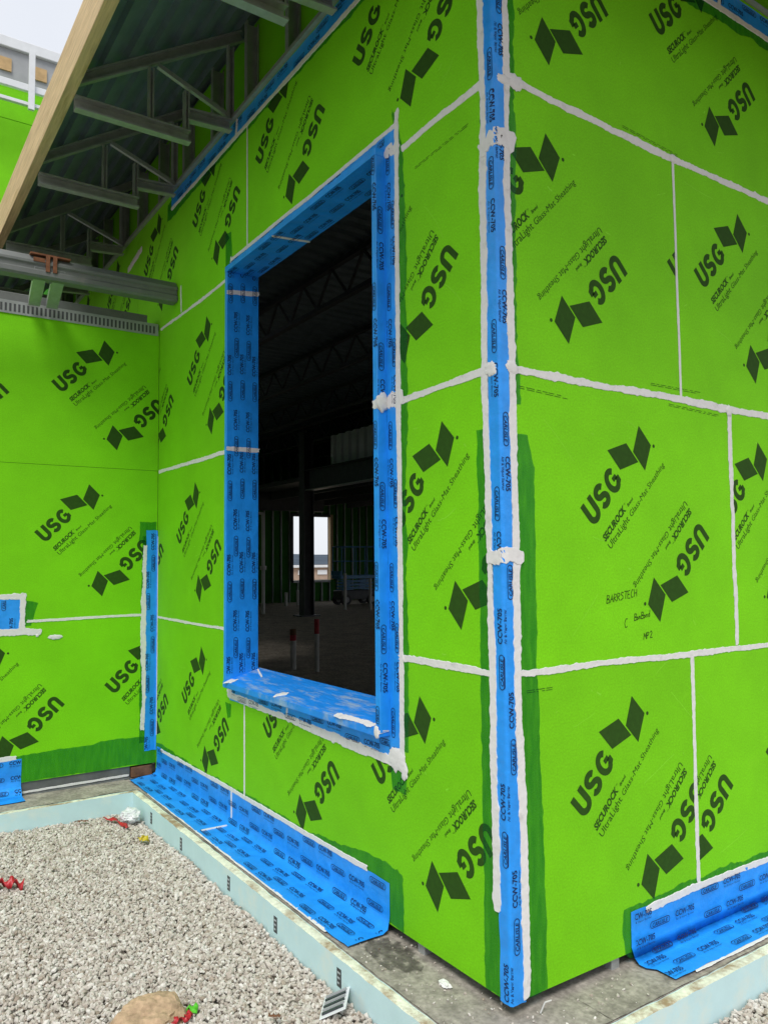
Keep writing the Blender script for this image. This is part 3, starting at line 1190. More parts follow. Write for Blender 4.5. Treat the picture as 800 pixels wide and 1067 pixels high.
# faint factory edge lines and scuffs
for w, s, z, L_, an in (('R', .95, 2.485, .35, 0), ('R', 1.08, 2.40, .4, -2), ('R', .10, 2.37, .26, -3), ('R', .80, 3.69, .4, -3), ('R', .11, 1.14, .14, 0),
                        ('L', -.55, 3.50, .35, 4), ('B', -.75, 2.49, .45, -1), ('B', -.95, 2.40, .4, 1)):
    fl = Flat()
    rg = random.Random(int(s * 100 + z * 10))
    for r_ in range(2):
        x = 0
        while x < L_:
            l = rg.uniform(.01, .05)
            fl.add([(x, r_ * .008), (x + l, r_ * .008), (x + l, r_ * .008 + .0025), (x, r_ * .008 + .0025)], [(0, 1, 2, 3)])
            x += l + rg.uniform(.004, .02)
    obj("edge_print", to_mesh(flat_bm(fl)), PRINTL, {'R': wR, 'L': wL}.get(w) or wL, FR[w] @ Matrix.Translation((s, z, .0009)) @ Matrix.Rotation(math.radians(an), 4, 'Z')) if w != 'B' else None

SCUFF = mat("scuffed_mat_face", (.245, .67, .035), rough=.8, var=.15, vs=20, bump=.1, spec=.2)
rg = random.Random(77)
for w, par, s0, s1 in (('R', wR, .2, 2.2), ('L', wL, -.6, -.2), ('L', wL, -4.0, -2.8)):
    for k in range(60 if w == 'R' else 16):
        s_, z_ = rg.uniform(s0, s1), rg.uniform(.2, 4.3)
        an, ln = rg.uniform(-.9, .9), rg.choice((.006, .010, .016, .03, .07, .14, .24))
        cv = rg.uniform(-.25, .25)
        pts = []
        for i in range(9):
            t_ = i / 8
            pts.append((s_ + ln * t_ * math.cos(an + cv * t_), z_ + ln * t_ * math.sin(an + cv * t_) + .002 * rg.uniform(-1, 1)))
        fl = Flat()
        fl.stroke(pts, rg.uniform(.0008, .0019) if ln > .03 else .003)
        obj("scuff", to_mesh(flat_bm(fl)), SCUFF, par, FR[w] @ Matrix.Translation((0, 0, .0004)))

# --- far left wall
wB = thing("sheathed_wall", "green sheathed side wall at far left meeting the window wall", "wall", (D - .1, -2.4, 0))
BZ = (.026, 1.243, 2.454, 3.662)
wall_panels('B', wB, [
    (rect(-2.44, -.002, BZ[0], BZ[1] - G), .026, [-.045, -1.265]),
    (rect(-2.44, -.002, BZ[1] + G, BZ[2] - G), 1.25, [-.589, -1.81]),
    (rect(-2.44, -.002, BZ[2] + G, BZ[3]), 2.446, [-.486, -1.706]),
    (rect(-4.88, -2.443, BZ[0], BZ[1] - G), .026, [-2.9, -4.1]),
    (rect(-4.88, -2.443, BZ[1] + G, BZ[2] - G), 1.25, [-3.2, -4.4]),
    (rect(-4.88, -2.443, BZ[2] + G, BZ[3]), 2.446, [-3.0, -4.2]),
])
obj("wall_core", box((D - .16, -4.88, .03), (D - TH - .001, -.003, BZ[3] - .005)), STEELD, wB)
joint('B', [(-.12, BZ[1] + .002), (-.6, BZ[1]), (-1.01, BZ[1] - .008)], .010, wB)
patch('B', [(-2.4, .03), (-.005, .03), (-.005, .25), (-.45, .255), (-.5, .235), (-2.4, .215)], wB, 21, jit=.008)
patch('B', [(-.16, 1.85), (-.012, 1.85), (-.012, 2.02), (-.15, 2.02)], wB, 22)
patch('B', [(-.14, .2), (-.05, .2), (-.05, 1.9), (-.13, 1.9)], wB, 23)
patch('B', [(-1.06, 1.2), (-.98, 1.2), (-.93, 1.37), (-1.04, 1.4)], wB, 24)
splat('B', -.80, 1.105, .055, .018, wB, 8, t=.003)
splat('B', -.93, 1.125, .012, .012, wB, 9, t=.003)
bt = obj("base_track", extrude_profile([(0, -.098), (.028, -.098), (.03, -.094), (.006, -.088), (.004, 0), (0, 0)], (D - .012, -4.9, .024), (D - .012, -.21, .024),
                                       (1, 0, 0), (0, 0, 1)), mat('dark_grey_track', (.11, .115, .115), rough=.5, var=.25, vs=8, bump=.1), wB)
mastic('B', [(-.22, -.045), (-1.0, -.05), (-4.8, -.05)], .008, wB, seed=61, d=-.002)
obj("wood_block", box((D - .10, -.20, -.068), (D + .004, -.03, .012), .004), mat("rusty_brown_wood", (.16, .075, .035), rough=.8, var=.5, vs=14, bump=.4, bs=50), wB)

# ------------------------------------------------------------------ tapes on the walls
# corner tape, three spliced lengths folded round the outer corner
c0 = .002
for k, (za, zb, fl) in enumerate(((-.03, 1.72, False), (1.66, 3.44, True), (3.36, 4.74, True))):
    wl = (.058, .066, .062)[k]
    wr_ = (.070, .046, .058)[k]
    pr = Prof([(-wl, -c0, 0), (-.004, -c0 - .0006, 0), (c0 + .0006, .004, 0), (c0, wr_, 0)], (0, 0, 1))
    s = sheet("membrane_tape", pr, za, zb, BLUE, wR, seed=30 + k, jit=.006, wr=.0008, d=.0018 + .0009 * k)
    tape_print(pr, za, zb, s, [.042, .088], seed=k, flip=fl, d=.0036 + .0009 * k, shift=.12 * k + .05)
# sealant along both sides of the corner tape
for seed, pts, hw in ((1, [(-.068, .30), (-.070, 1.0), (-.074, 1.7), (-.086, 2.4), (-.080, 3.0), (-.072, 3.5), (-.074, 4.65)], .019),):
    mastic('L', pts, hw, wR, seed=seed, jit=.42, d=.0058, t=.0016)
mastic('R', [(.074, -.02), (.080, .5), (.060, 1.2), (.062, 1.9), (.062, 2.6), (.056, 3.3), (.068, 4.65)], .019, wR, seed=2, jit=.42, d=.0058, t=.0016)


def corner_map(b, z, d):
    return Vector((b, -d, z)) if b < 0 else Vector((d, b, z))


for k, (z, rz) in enumerate(((1.68, .042), (3.40, .05))):
    mastic('R', [(-.09, z - .03 * k), (-.03, z), (.03, z + .012), (.10, z - .012)], rz * .62, wR, seed=44 + k, jit=.9, d=.0066, t=.003, mapf=corner_map)
splat(None, .045, 3.655, .035, .022, wR, 7, mapf=corner_map, t=.004, d=.006)
splat(None, -.05, 2.445, .035, .03, wR, 17, mapf=corner_map, t=.003, d=.006)
splat(None, .06, 2.45, .035, .028, wR, 19, mapf=corner_map, t=.003, d=.006)

# soffit line tape
prL = Prof([(0, -.0, 4.745), (0, -.0, 4.632)], (1, 0, 0))
s = sheet("membrane_tape", prL, -3.95, -.03, BLUE, wL, seed=40, d=.0022)
tape_print(prL, -3.95, -.03, s, [.03, .08], seed=5)
mastic('L', [(-3.95, 4.625), (-2.6, 4.63), (-.07, 4.625)], .014, wL, seed=41, d=.004)
mastic('L', [(-2.62, 4.62), (-2.60, 4.75)], .012, wL, seed=42, d=.005)
prR = Prof([(0, 0, 4.735), (0, 0, 4.622)], (0, 1, 0))
s = sheet("membrane_tape", prR, .03, 5.9, BLUE, wR, seed=43, d=.0022)
tape_print(prR, .03, 5.9, s, [.03, .08], seed=6)
mastic('R', [(.07, 4.612), (5.9, 4.612)], .016, wR, seed=44, d=.004)
mastic('R', [(1.62, 4.60), (1.63, 4.74)], .013, wR, seed=45, d=.005)

# base membranes: down the wall and out on to the ledge
prBL = Prof([(0, -.000, .165), (0, -.001, .0), (0, -.012, -.045), (0, -.040, -.0605), (0, -.235, -.063)], (1, 0, 0))
s = sheet("base_membrane", prBL, -4.20, -.815, BLUE, wL, seed=50, d=.003, wr=.003, jit=.006, cut=lambda a, b, i, n: a + (.06 * max(0, b - .33) / .1 if i == 0 else 0))
tape_print(prBL, -4.18, -.83, s, [.03, .085, .14, .195, .25, .305, .36, .405], seed=7, d=.0075, flip=False)
mastic('L', [(-4.1, .15), (-2.7, .17), (-1.85, .165), (-1.0, .172)], .013, wL, seed=51, d=.004)
mastic('L', [(-2.66, .16), (-2.655, -.02)], .009, wL, seed=52, d=.006, jit=.2)
mastic(None, [(-2.655, .015), (-2.66, .19)], .009, wL, seed=53, d=.006, jit=.2, mapf=lambda x, y, d: Vector((x, -y - .02, -.060 + d)))
mastic(None, [(-3.7, .232), (-2.6, .236), (-1.0, .236)], .008, wL, seed=54, d=.002, jit=.4, mapf=lambda x, y, d: Vector((x, -y, -.064 + d)))
prBR = Prof([(.0, 0, .145), (.001, 0, .0), (.012, 0, -.045), (.040, 0, -.0605), (.200, 0, -.063)], (0, 1, 0))
# the right-hand wall runs the other way round, so mirror the profile order to keep normals outward
prBR.n = [-q if q.x < -.2 or q.z < -.2 else q for q in prBR.n]
s = sheet("base_membrane", prBR, .70, 6.0, BLUE, wR, seed=55, d=.003, wr=.0045, jit=.006, cut=lambda a, b, i, n: a + (max(0, b - .26) * .9 if i == 0 else 0))
tape_print(prBR, .72, 3.5, s, [.03, .085, .14, .195, .25, .305, .35], seed=9, d=.0095)
mastic('R', [(.80, .130), (1.2, .145), (1.8, .135), (5.9, .14)], .015, wR, seed=56, d=.004, jit=.5)
mastic(None, [(.86, .20), (1.3, .203), (5.8, .2)], .012, wR, seed=57, d=.002, jit=.5, mapf=lambda y, x, d: Vector((x, y, -.064 + d)))

# far-left wall tapes
prI = Prof([(D, -.095, 0), (D + .0005, -.010, 0), (D + .012, -.001, 0)], (0, 0, 1))
prI.n = [Vector((1, 0, 0)), Vector((.7, -.7, 0))]
s = sheet("membrane_tape", prI, .13, 1.95, BLUE, wB, seed=70, d=.0025)
tape_print(prI, .14, 1.94, s, [.02, .06], seed=3, d=.0048)
mastic('B', [(-.112, .30), (-.10, .55), (-.115, 1.2), (-.10, 1.82)], .018, wB, seed=71, d=.003, jit=.5)
mastic('L', [(-4.222, .25), (-4.224, 1.9)], .008, wB, seed=72, d=.002)
prP = Prof([(D, 0, 1.41), (D, 0, 1.185)], (0, 1, 0))
s = sheet("membrane_tape", prP, -2.4, -1.05, BLUE, wB, seed=73, d=.0022)
prPv = Prof([(D, -1.35, 0), (D, -1.05, 0)], (0, 0, 1))
tape_print(prPv, 1.19, 1.40, s, [.24, .18, .12, .06], seed=4, d=.0042)
mastic('B', [(-1.036, 1.17), (-1.03, 1.45)], .020, wB, seed=74, d=.003, jit=.5)
mastic('B', [(-2.4, 1.42), (-1.04, 1.43)], .020, wB, seed=75, d=.003, jit=.5)
mastic('B', [(-2.4, 1.165), (-1.04, 1.160), (-.90, 1.15)], .026, wB, seed=76, d=.003, jit=.4)
prQ = Prof([(D, 0, .205), (D + .001, 0, .0), (D + .036, 0, -.035), (D + .04, 0, -.064), (D + .19, 0, -.066)], (0, 1, 0))
prQ.n = [-q if q.x < -.2 or q.z < -.2 else q for q in prQ.n]
s = sheet("base_membrane", prQ, -4.8, -1.025, BLUE, wB, seed=77, d=.003)
tape_print(prQ, -2.4, -1.03, s, [.03, .085, .14, .195, .25, .305], seed=11, d=.0062)
mastic('B', [(-2.4, .21), (-1.06, .215)], .016, wB, seed=78, d=.003, jit=.5)

# ------------------------------------------------------------------ window frame wrapped in blue membrane
FY0, FY1 = -.056, .180
wf = thing("window_frame", "deep wooden window frame wrapped in blue membrane around the opening", "window frame", (-1.74, .05, WZ0))
IX0, IX1, IZ0, IZ1 = -2.641, -.840, .885, 3.668
jl = obj("jamb", box((WX0 + .0015, FY0, IZ0 - .02), (IX0, FY1, IZ1 + .0), .003), BLUE, wf)
jr = obj("jamb", box((IX1, FY0, IZ0 - .02), (WX1 - .0015, FY1, IZ1 + .0), .003), BLUE, wf)
hd = obj("head", box((WX0 + .0015, FY0 - .001, IZ1 + .0005), (WX1 - .0015, FY1, WZ1 - .0015), .003), BLUE, wf)
bm = bmesh.new()
box_bm(bm, (WX0 + .003, FY0 - .006, WZ0 + .0015), (WX1 - .004, FY1 + .02, IZ0), 0)
for v in bm.verts:
    if v.co.y > 0 and v.co.z > IZ0 - .01:
        v.co.z += .07
bmesh.ops.bevel(bm, geom=bm.edges[:], offset=.004, segments=2, affect='EDGES')
sl = obj("sill", bm_mesh(bm), BLUES, wf)
# lettering
pj = Prof([(IX0, FY1, 0), (IX0, FY0, 0)], (0, 0, 1))
pj.n = [Vector((1, 0, 0))]
tape_print(pj, IZ0 + .05, IZ1, jl, [.03, .075, .12, .165, .21], seed=21, d=.0025)
ph = Prof([(0, FY0, IZ1), (0, FY1, IZ1)], (1, 0, 0))
ph.n = [Vector((0, 0, -1))]
tape_print(ph, IX0, IX1, hd, [.03, .085, .14, .195], seed=22, d=.0025)
pf = Prof([(IX1, FY0, 0), (WX1 - .002, FY0, 0), (WX1 - .001, -.002, 0)], (0, 0, 1))
pf.n = [Vector((0, -1, 0)), Vector((1, 0, 0))]
tape_print(pf, IZ0 + .02, IZ1, jr, [.02, .062], seed=23, d=.0025, flip=True)
# wall tape beside and below the frame
pw = Prof([(-.800, 0, 0), (-.706, 0, 0)], (0, 0, 1))
pw.n = [Vector((0, -1, 0))]
s = sheet("flange_tape", pw, .76, 3.775, BLUE, wf, seed=24)
tape_print(pw, .80, 3.77, s, [.03, .068], seed=24, flip=True, shift=.1)
pb = Prof([(0, -.001, .842), (0, -.001, .752)], (1, 0, 0))
s = sheet("flange_tape", pb, -2.70, -.80, BLUE, wf, seed=25)
tape_print(pb, -2.70, -.80, s, [.03, .065], seed=25)
pt = Prof([(0, -.001, 3.775), (0, -.001, 3.708)], (1, 0, 0))
s = sheet("flange_tape", pt, -2.72, -.80, BLUE, wf, seed=26)
tape_print(pt, -2.70, -.80, s, [.03], seed=26)
pl_ = Prof([(-2.70, 0, 0), (-2.679, 0, 0)], (0, 0, 1))
pl_.n = [Vector((0, -1, 0))]
sheet("flange_tape", pl_, .80, 3.74, BLUE, wf, seed=27)
# sealant around
mastic('L', [(-.698, .72), (-.70, 1.3), (-.702, 2.4), (-.698, 3.6), (-.695, 3.80)], .017, wf, seed=80, d=.004, jit=.4)
mastic('L', [(-2.73, .785), (-2.0, .765), (-1.2, .745), (-.69, .73)], .024, wf, seed=81, d=.004, jit=.4)
mastic('L', [(-2.70, 3.775), (-1.7, 3.775), (-.70, 3.785)], .013, wf, seed=82, d=.004, jit=.3)
mastic('L', [(-2.705, .79), (-2.70, 2.2), (-2.70, 3.80)], .008, wf, seed=83, d=.003, jit=.4)
splat('L', -.745, .745, .075, .055, wf, 31, t=.004)
splat('L', -.685, .705, .026, .04, wf, 32, t=.0035)
splat('L', -2.70, .80, .045, .04, wf, 33, t=.0035)
mastic('L', [(-.795, 3.66), (-.76, 3.70), (-.72, 3.66), (-.69, 3.70)], .02, wf, seed=84, d=.004, jit=.8)
mastic('L', [(-.70, 3.78), (-.69, 3.86)], .014, wf, seed=85, d=.003, jit=.6)
# dabs across the right jamb, bands across left jamb and head
fmapR = lambda a, z, d: (Vector((a, FY0 - d, z)) if a < WX1 - .002 else Vector((a, -d, z)))
mastic(None, [(IX1 + .001, 2.43), (-.802, 2.43)], .03, wf, seed=86, d=.001, jit=.7, mapf=fmapR)
obj("sealant_dab", blob3(WX1 + .002, -.03, 2.435, (.006, .035, .045), 4, .4), MASTIC, wf, smooth=True)
mastic('L', [(-.796, 2.43), (-.66, 2.45)], .03, wf, seed=87, d=.003, jit=.8)
fmapJ = lambda y, z, d: Vector((IX0 + d, y, z))
mastic(None, [(FY1, 3.545), (FY0, 3.52)], .016, wf, seed=88, d=.001, jit=.3, mapf=fmapJ)
mastic(None, [(FY1, 2.445), (FY0, 2.44)], .017, wf, seed=89, d=.001, jit=.3, mapf=fmapJ)
fmapH = lambda x, y, d: Vector((x, y, IZ1 - d))
mastic(None, [(-1.95, FY0), (-1.90, FY1)], .014, wf, seed=90, d=.001, jit=.3, mapf=fmapH)
fmapS = lambda x, y, d: Vector((x, y, IZ0 + .07 * (y - FY0) / (FY1 - FY0 + .02) + d))
mastic(None, [(-2.63, FY0 + .0), (-2.55, FY0 + .02)], .03, wf, seed=91, d=.002, jit=.6, mapf=fmapS)
mastic(None, [(-1.93, FY0 + .005), (-1.86, FY0 + .06)], .018, wf, seed=92, d=.002, jit=.9, mapf=fmapS)
mastic(None, [(-1.22, FY0 + .006), (-.86, FY0 + .004)], .016, wf, seed=93, d=.002, jit=.9, mapf=fmapS)
mastic(None, [(-2.63, FY1 - .01), (-2.4, FY0 + .15)], .006, wf, seed=94, d=.002, jit=.4, mapf=fmapS)
splat(None, -.822, .868, .022, .03, wf, 35, d=.007, t=.004, mapf=fmapR)
mastic('L', [(-1.86, .76), (-1.855, .84)], .010, wf, seed=96, d=.004, jit=.4)

# ------------------------------------------------------------------ upper wall above the soffit line, roof deck, trusses, timber
RS = .64                                                   # roof slope


def roofz(q):                                              # q: distance outside the wall is negative
    return 5.395 + RS * q


uw = thing("upper_wall", "green upper wall with steel studs above the soffit line under the canopy", "wall", (-4.5, .1, 4.752))
obj("ledger_angle", extrude_profile([(-.028, -.004), (.10, -.004), (.10, .0), (-.024, .0), (-.024, .022), (-.028, .022)], (-9.0, 0, 4.760), (.025, 0, 4.760), (0, 1, 0), (0, 0, 1)), STEEL, uw)
for x0 in (-9.0, -6.56, -4.12, -1.68):
    obj("sheathing_panel", box((x0, .10, 4.762), (x0 + 2.436 if x0 < -2 else -.05, .112, 5.43)), GREEN, uw)
stud = None
for k in range(14):
    x = -8.6 + k * .61
    if stud is None:
        stud = extrude_profile(cprof(.04, .09), (0, .006, 4.763), (0, .006, 5.385), (1, 0, 0), (0, 1, 0))
    obj("stud", stud, STEEL, uw, Matrix.Translation((x, 0, 0)))
uw2 = thing("upper_wall", "green upper wall above the soffit line of the right wall", "wall", (-.1, 3, 4.752))
obj("ledger_angle", box((-.10, .03, 4.756), (.028, 6.0, 4.760)), STEEL, uw2)
obj("sheathing_panel", box((-.112, .11, 4.762), (-.10, 6.0, 5.43)), GREEN, uw2)


def deck_profile(q0, q1, pitch=.155, h=.055):
    out = []
    q = q0
    while q < q1:
        for a, b in ((0, 0), (.34, 0), (.47, h), (.87, h), (1.0, 0)):
            if a < 1.0:
                out.append((q + a * pitch, b))
        q += pitch
    return out


def sloped_deck(name, fmap, label):
    pr = deck_profile(-1.055, 2.0)
    vs, fs = [], []
    for q, h in pr:
        z = roofz(q) + h * .9 + .012
        vs.append(fmap(0, q, z))
        vs.append(fmap(1, q, z))
    for i in range(len(pr) - 1):
        fs.append((2 * i, 2 * i + 1, 2 * i + 3, 2 * i + 2))
    o = obj(name, mesh(vs, fs), DECK)
    tag(o, label, "roof deck")
    return o


sloped_deck("roof_deck", lambda e, q, z: (-9.0 if e == 0 else -q, q, z), "ribbed steel roof deck sloping over the dark canopy at upper left")
sloped_deck("roof_deck", lambda e, q, z: (-q, q, z) if e == 0 else (-q, 12.0, z), "ribbed steel roof deck above the right wall")

# trusses
TM = {}


def cmesh(key, p0, p1, w, h, sx, sy):
    if key not in TM:
        TM[key] = extrude_profile(cprof(w, h), p0, p1, sx, sy)
    return TM[key]


def truss(x, label, maker=None):
    t = thing("roof_truss", label, "truss", (x, -.5, 4.49), "light steel trusses under the canopy")
    T = Matrix.Translation((x, 0, 0))
    X, Zv = (1, 0, 0), (0, 0, 1)
    obj("bottom_chord", cmesh("bc", (-.02, -1.062, 4.487), (-.02, -.325, 4.487), .06, .085, X, Zv), STEEL, t, T)
    obj("bottom_chord", cmesh("bs", (-.02, -.345, 4.645), (-.02, -.03, 4.665), .055, .085, X, Zv), STEEL, t, T)
    obj("drop_post", cmesh("dp", (-.021, -.365, 4.573), (-.021, -.365, 4.85), .042, .035, X, (0, 1, 0)), STEEL, t, T)
    sl_ = Vector((0, 1, RS)).normalized()
    nr = Vector((0, -RS, 1)).normalized()
    top0 = Vector((-.02, -1.055, roofz(-1.055) - .075))
    top1 = Vector((-.02, .08, roofz(.08) - .075))
    obj("top_chord", cmesh("tc", top0, top1, .04, .07, X, nr), STEEL, t, T)
    obj("web", cmesh("w1", (-.019, -.605, 4.572), (-.019, -.605, roofz(-.605) - .078), .038, .035, X, (0, 1, 0)), STEEL, t, T)
    if "w2" not in TM:
        TM["w2"] = bar((0, -.54, roofz(-.54) - .085), (0, -.035, 4.775), .03, .03)
    obj("web", TM["w2"], STEEL, t, T)
    obj("post", cmesh("po", (-.02, -.055, 4.775), (-.02, -.055, roofz(-.05) - .08), .04, .045, X, (0, 1, 0)), STEEL, t, T)
    return t


for x, lb in ((.0, "steel truss over the outer corner, nearest of the row"), (-1.235, "steel canopy truss cut by the top edge of the picture"),
              (-2.655, "steel canopy truss next to the timber's upper half, above the window's left side"),
              (-3.80, "middle steel canopy truss left of the window head"), (-5.27, "steel canopy truss just above the channel beam"),
              (-6.6, "farthest visible steel canopy truss behind the channel beam"), (-7.9, "last steel canopy truss before the tall rear wing")):
    truss(x, lb)

tb = thing("timber_beam", "pale sawn timber edge beam along the canopy eave at upper left", "timber", (-4, -1.1, 4.56))
obj("plank", box((-9.0, -1.134, 4.572), (.95, -1.064, 4.862), .004), WOOD, tb)
tb2 = thing("timber_beam", "timber edge beam along the canopy eave of the right wall", "timber", (1.1, 5, 4.56))
obj("plank", box((1.097, -1.06, 4.572), (1.132, 12, 4.852), .003), WOOD, tb2)

# channel beam in front of the far-left wall, brackets, slotted track
cb = thing("channel_beam", "grey steel channel beam running into the window wall above the left wall", "steel beam", (-3.85, -1.5, 3.79))
prof = [(0, 0), (.095, 0), (.112, .016), (.112, .048), (.098, .060), (.098, .088), (.112, .100), (.112, .118), (.060, .172), (0, .172)]
obj("channel", extrude_profile(prof, (-3.885, -4.5, 3.778), (-3.885, -.006, 3.785), (1, 0, 0), (0, 0, 1)), STEELG, cb)
for y in (-1.08, -.95, -2.6, -2.73):
    obj("bracket_leg", extrude_profile(cprof(.085, .06), (-3.785, y, 3.80), (-4.19, y + .03, 3.69), (0, 1, 0), (0, 0, 1)), STEEL, cb)
for y in (-1.08, -2.73):
    obj("bracket_plate", box((-3.87, y - .03, 3.951), (-3.775, y + .25, 3.963)), RUST, cb)
    for dy in (.075, .125):
        obj("bracket_strap", box((-3.7725, y + dy, 3.83), (-3.764, y + dy + .028, 3.957)), RUST, cb)
    obj("bracket_clip", box((-3.7725, y - .01, 3.895), (-3.766, y + .07, 3.925)), RUST, cb)
st = thing("slotted_track", "galvanised slotted track along the top of the left wall", "steel track", (D, -2.4, 3.62))
obj("flange", extrude_profile([(.004, -.05), (.007, -.05), (.007, .052), (-.14, .052), (-.14, .049), (.004, .049)], (D, -4.88, 3.665), (D, -.012, 3.665), (1, 0, 0), (0, 0, 1)), STEEL, st)
slot = box((D + .0065, -.008, 3.632), (D + .0085, .008, 3.694))
for k in range(62):
    obj("slot", slot, STEELD, st, Matrix.Translation((0, -.05 - k * .032, 0)))
tp = thing("top_plate", "dark grey steel plate behind the slotted track on the left wall", "steel plate", (D - .1, -2.4, 3.718))
obj("plate", box((D - .17, -4.9, 3.7175), (D - .02, -.10, 3.79), .004), STEELG, tp)

# ------------------------------------------------------------------ tall rear wing at upper left
tw = thing("rear_wing", "taller rear wing with green wall, grey parapet and white rails at upper left", "building", (-12, -5, 0))
XW = -9.6
for k in range(4):
    obj("sheathing_panel", box((XW - .02, -2.42 - 2.44 * k, 5.0), (XW, .012 - 2.44 * k, 8.02)), GREEN, tw)
    obj("sheathing_panel", box((XW - .02, -2.42 - 2.44 * k, 8.03), (XW, .012 - 2.44 * k, 8.62)), GREEN, tw)
obj("core", box((XW - 6, -9.8, -.4), (XW - .021, .9, 9.0)), GREYP, tw)
obj("sheathing_panel", box((XW - .02, .014, 7.0), (XW, .9, 8.62)), GREEN, tw)
obj("parapet_face", box((XW + .001, -9.8, 8.60), (XW + .05, .9, 9.03)), GREYP, tw)
obj("coping", box((XW - .3, -9.8, 9.032), (XW + .10, .9, 9.19), .01), WHITE, tw)
for y in (-.52, -.05, -1.0, -1.5):
    obj("blocking", box((XW + .0505, y - .085, 8.69), (XW + .075, y + .075, 8.88)), PLY, tw)
for z, h in ((8.33, .10), (8.12, .05)):
    obj("rail", box((XW + .28, -9.8, z), (XW + .34, .9, z + h), .006), WHITE, tw)
for y in (-.225, -1.6, -2.9, -4.2):
    obj("rail_post", box((XW + .341, y - .04, 8.05), (XW + .39, y + .04, 8.9), .004), WHITE, tw)
for y in (-1.5, -.9, .0):
    put_mark('B', 'A', y, 7.3, (-9, 0, 5.0, 8.0), tw)

# ------------------------------------------------------------------ interior seen through the window
fl = box((-29.0, .165, -.13), (-.165, 22.0, -.10))
struct(obj("interior_floor", fl, INFLOOR), label="dusty crushed stone floor inside the building")
# stones and ruts on the interior floor
rd = thing("roof_deck", "dark ribbed roof deck inside the building", "roof deck", (-15, 10, 6.7))
vs, fs = [], []
xs = []
x = -29.2
while x < -.05:
    for a, b in ((0, 0), (.34, 0), (.47, .05), (.87, .05)):
        xs.append((x + a * .3, 6.66 + b))
    x += .3
for x, z in xs:
    vs += [(x, 1.6, z), (x, 22.2, z)]
for i in range(len(xs) - 1):
    fs.append((2 * i, 2 * i + 1, 2 * i + 3, 2 * i + 2))
obj("deck_sheet", mesh(vs, fs), DECK, rd)
obj("roof_board", box((-29.2, 1.4, 6.74), (.0, 22.2, 6.80)), GREYP, rd)
for k in range(7):
    y = 4.39 + 2.36 * k
    j = thing("bar_joist", ("open web steel joist nearest the window inside", "second open web steel joist inside behind the window",
                            "third open web joist from the window", "fourth open web joist from the window", "fifth open web joist from the window",
                            "sixth open web joist from the window", "farthest open web joist from the window")[k], "joist", (-15, y, 6.0), "steel roof joists inside")
    obj("top_chord", box((-29, y - .05, 6.57), (-.2, y + .05, 6.655)), STEELD, j)
    obj("bottom_chord", box((-29, y - .05, 5.96), (-.2, y + .05, 6.03)), STEELD, j)
    bm = bmesh.new()
    x = -28.8
    while x < -1.2:
        bar_bm(bm, (x, y, 6.58), (x + .5, y, 6.02), .035, .035)
        bar_bm(bm, (x + .5, y, 6.02), (x + 1.0, y, 6.58), .035, .035)
        x += 1.0
    obj("web", bm_mesh(bm), STEELD, j)

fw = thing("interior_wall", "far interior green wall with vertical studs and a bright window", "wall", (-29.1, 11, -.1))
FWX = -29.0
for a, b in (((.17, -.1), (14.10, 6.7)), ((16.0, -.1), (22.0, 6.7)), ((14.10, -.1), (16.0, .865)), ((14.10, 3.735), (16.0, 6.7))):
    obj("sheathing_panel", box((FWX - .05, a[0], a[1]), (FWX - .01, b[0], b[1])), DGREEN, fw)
for k in range(34):
    y = 8.2 + k * .41
    if 14.02 < y < 16.05:
        obj("stud", box((FWX - .009, y, 3.80), (FWX + .12, y + .04, 6.6)), STEEL, fw)
        obj("stud", box((FWX - .009, y, -.1), (FWX + .12, y + .04, .80)), STEEL, fw)
    else:
        obj("stud", box((FWX - .009, y, -.1), (FWX + .12, y + .04, 6.6)), STEEL, fw)
fwin = obj("window_frame", box((FWX - .06, 16.0, .866), (FWX + .2, 16.14, 3.85)), WOOD, fw)
obj("frame_piece", box((FWX - .06, 13.98, .866), (FWX + .2, 14.1, 3.85)), STEELD, fwin)
obj("frame_piece", box((FWX - .06, 14.101, 3.736), (FWX + .2, 15.999, 3.86)), STEELD, fwin)
obj("frame_piece", box((FWX - .06, 14.101, .77), (FWX + .2, 15.999, .864)), WHITE, fwin)
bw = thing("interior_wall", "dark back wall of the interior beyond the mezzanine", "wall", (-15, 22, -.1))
for xa, xb, za, zc in ((-29.0, -20.0, -.1, 6.7), (-8.0, 0.0, -.1, 6.7), (-20.0, -8.0, 4.0, 6.7)):  # wide unseen opening, added to let daylight onto the floor and far wall
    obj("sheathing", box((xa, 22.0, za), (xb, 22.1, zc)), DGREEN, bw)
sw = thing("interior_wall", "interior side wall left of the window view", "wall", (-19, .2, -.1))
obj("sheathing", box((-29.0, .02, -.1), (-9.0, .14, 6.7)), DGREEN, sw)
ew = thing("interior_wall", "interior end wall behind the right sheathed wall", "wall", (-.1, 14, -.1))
for ya, yb, za, zc in ((6.0, 9.0, -.1, 6.7), (15.0, 22.0, -.1, 6.7), (9.0, 15.0, 4.0, 6.7)):  # doorway gap out of view, invented to brighten the interior from this end
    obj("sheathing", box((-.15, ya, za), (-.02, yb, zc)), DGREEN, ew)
obj("gable_board", box((-.15, 1.6, 5.44), (-.12, 22, 6.7)), DGREEN, ew)

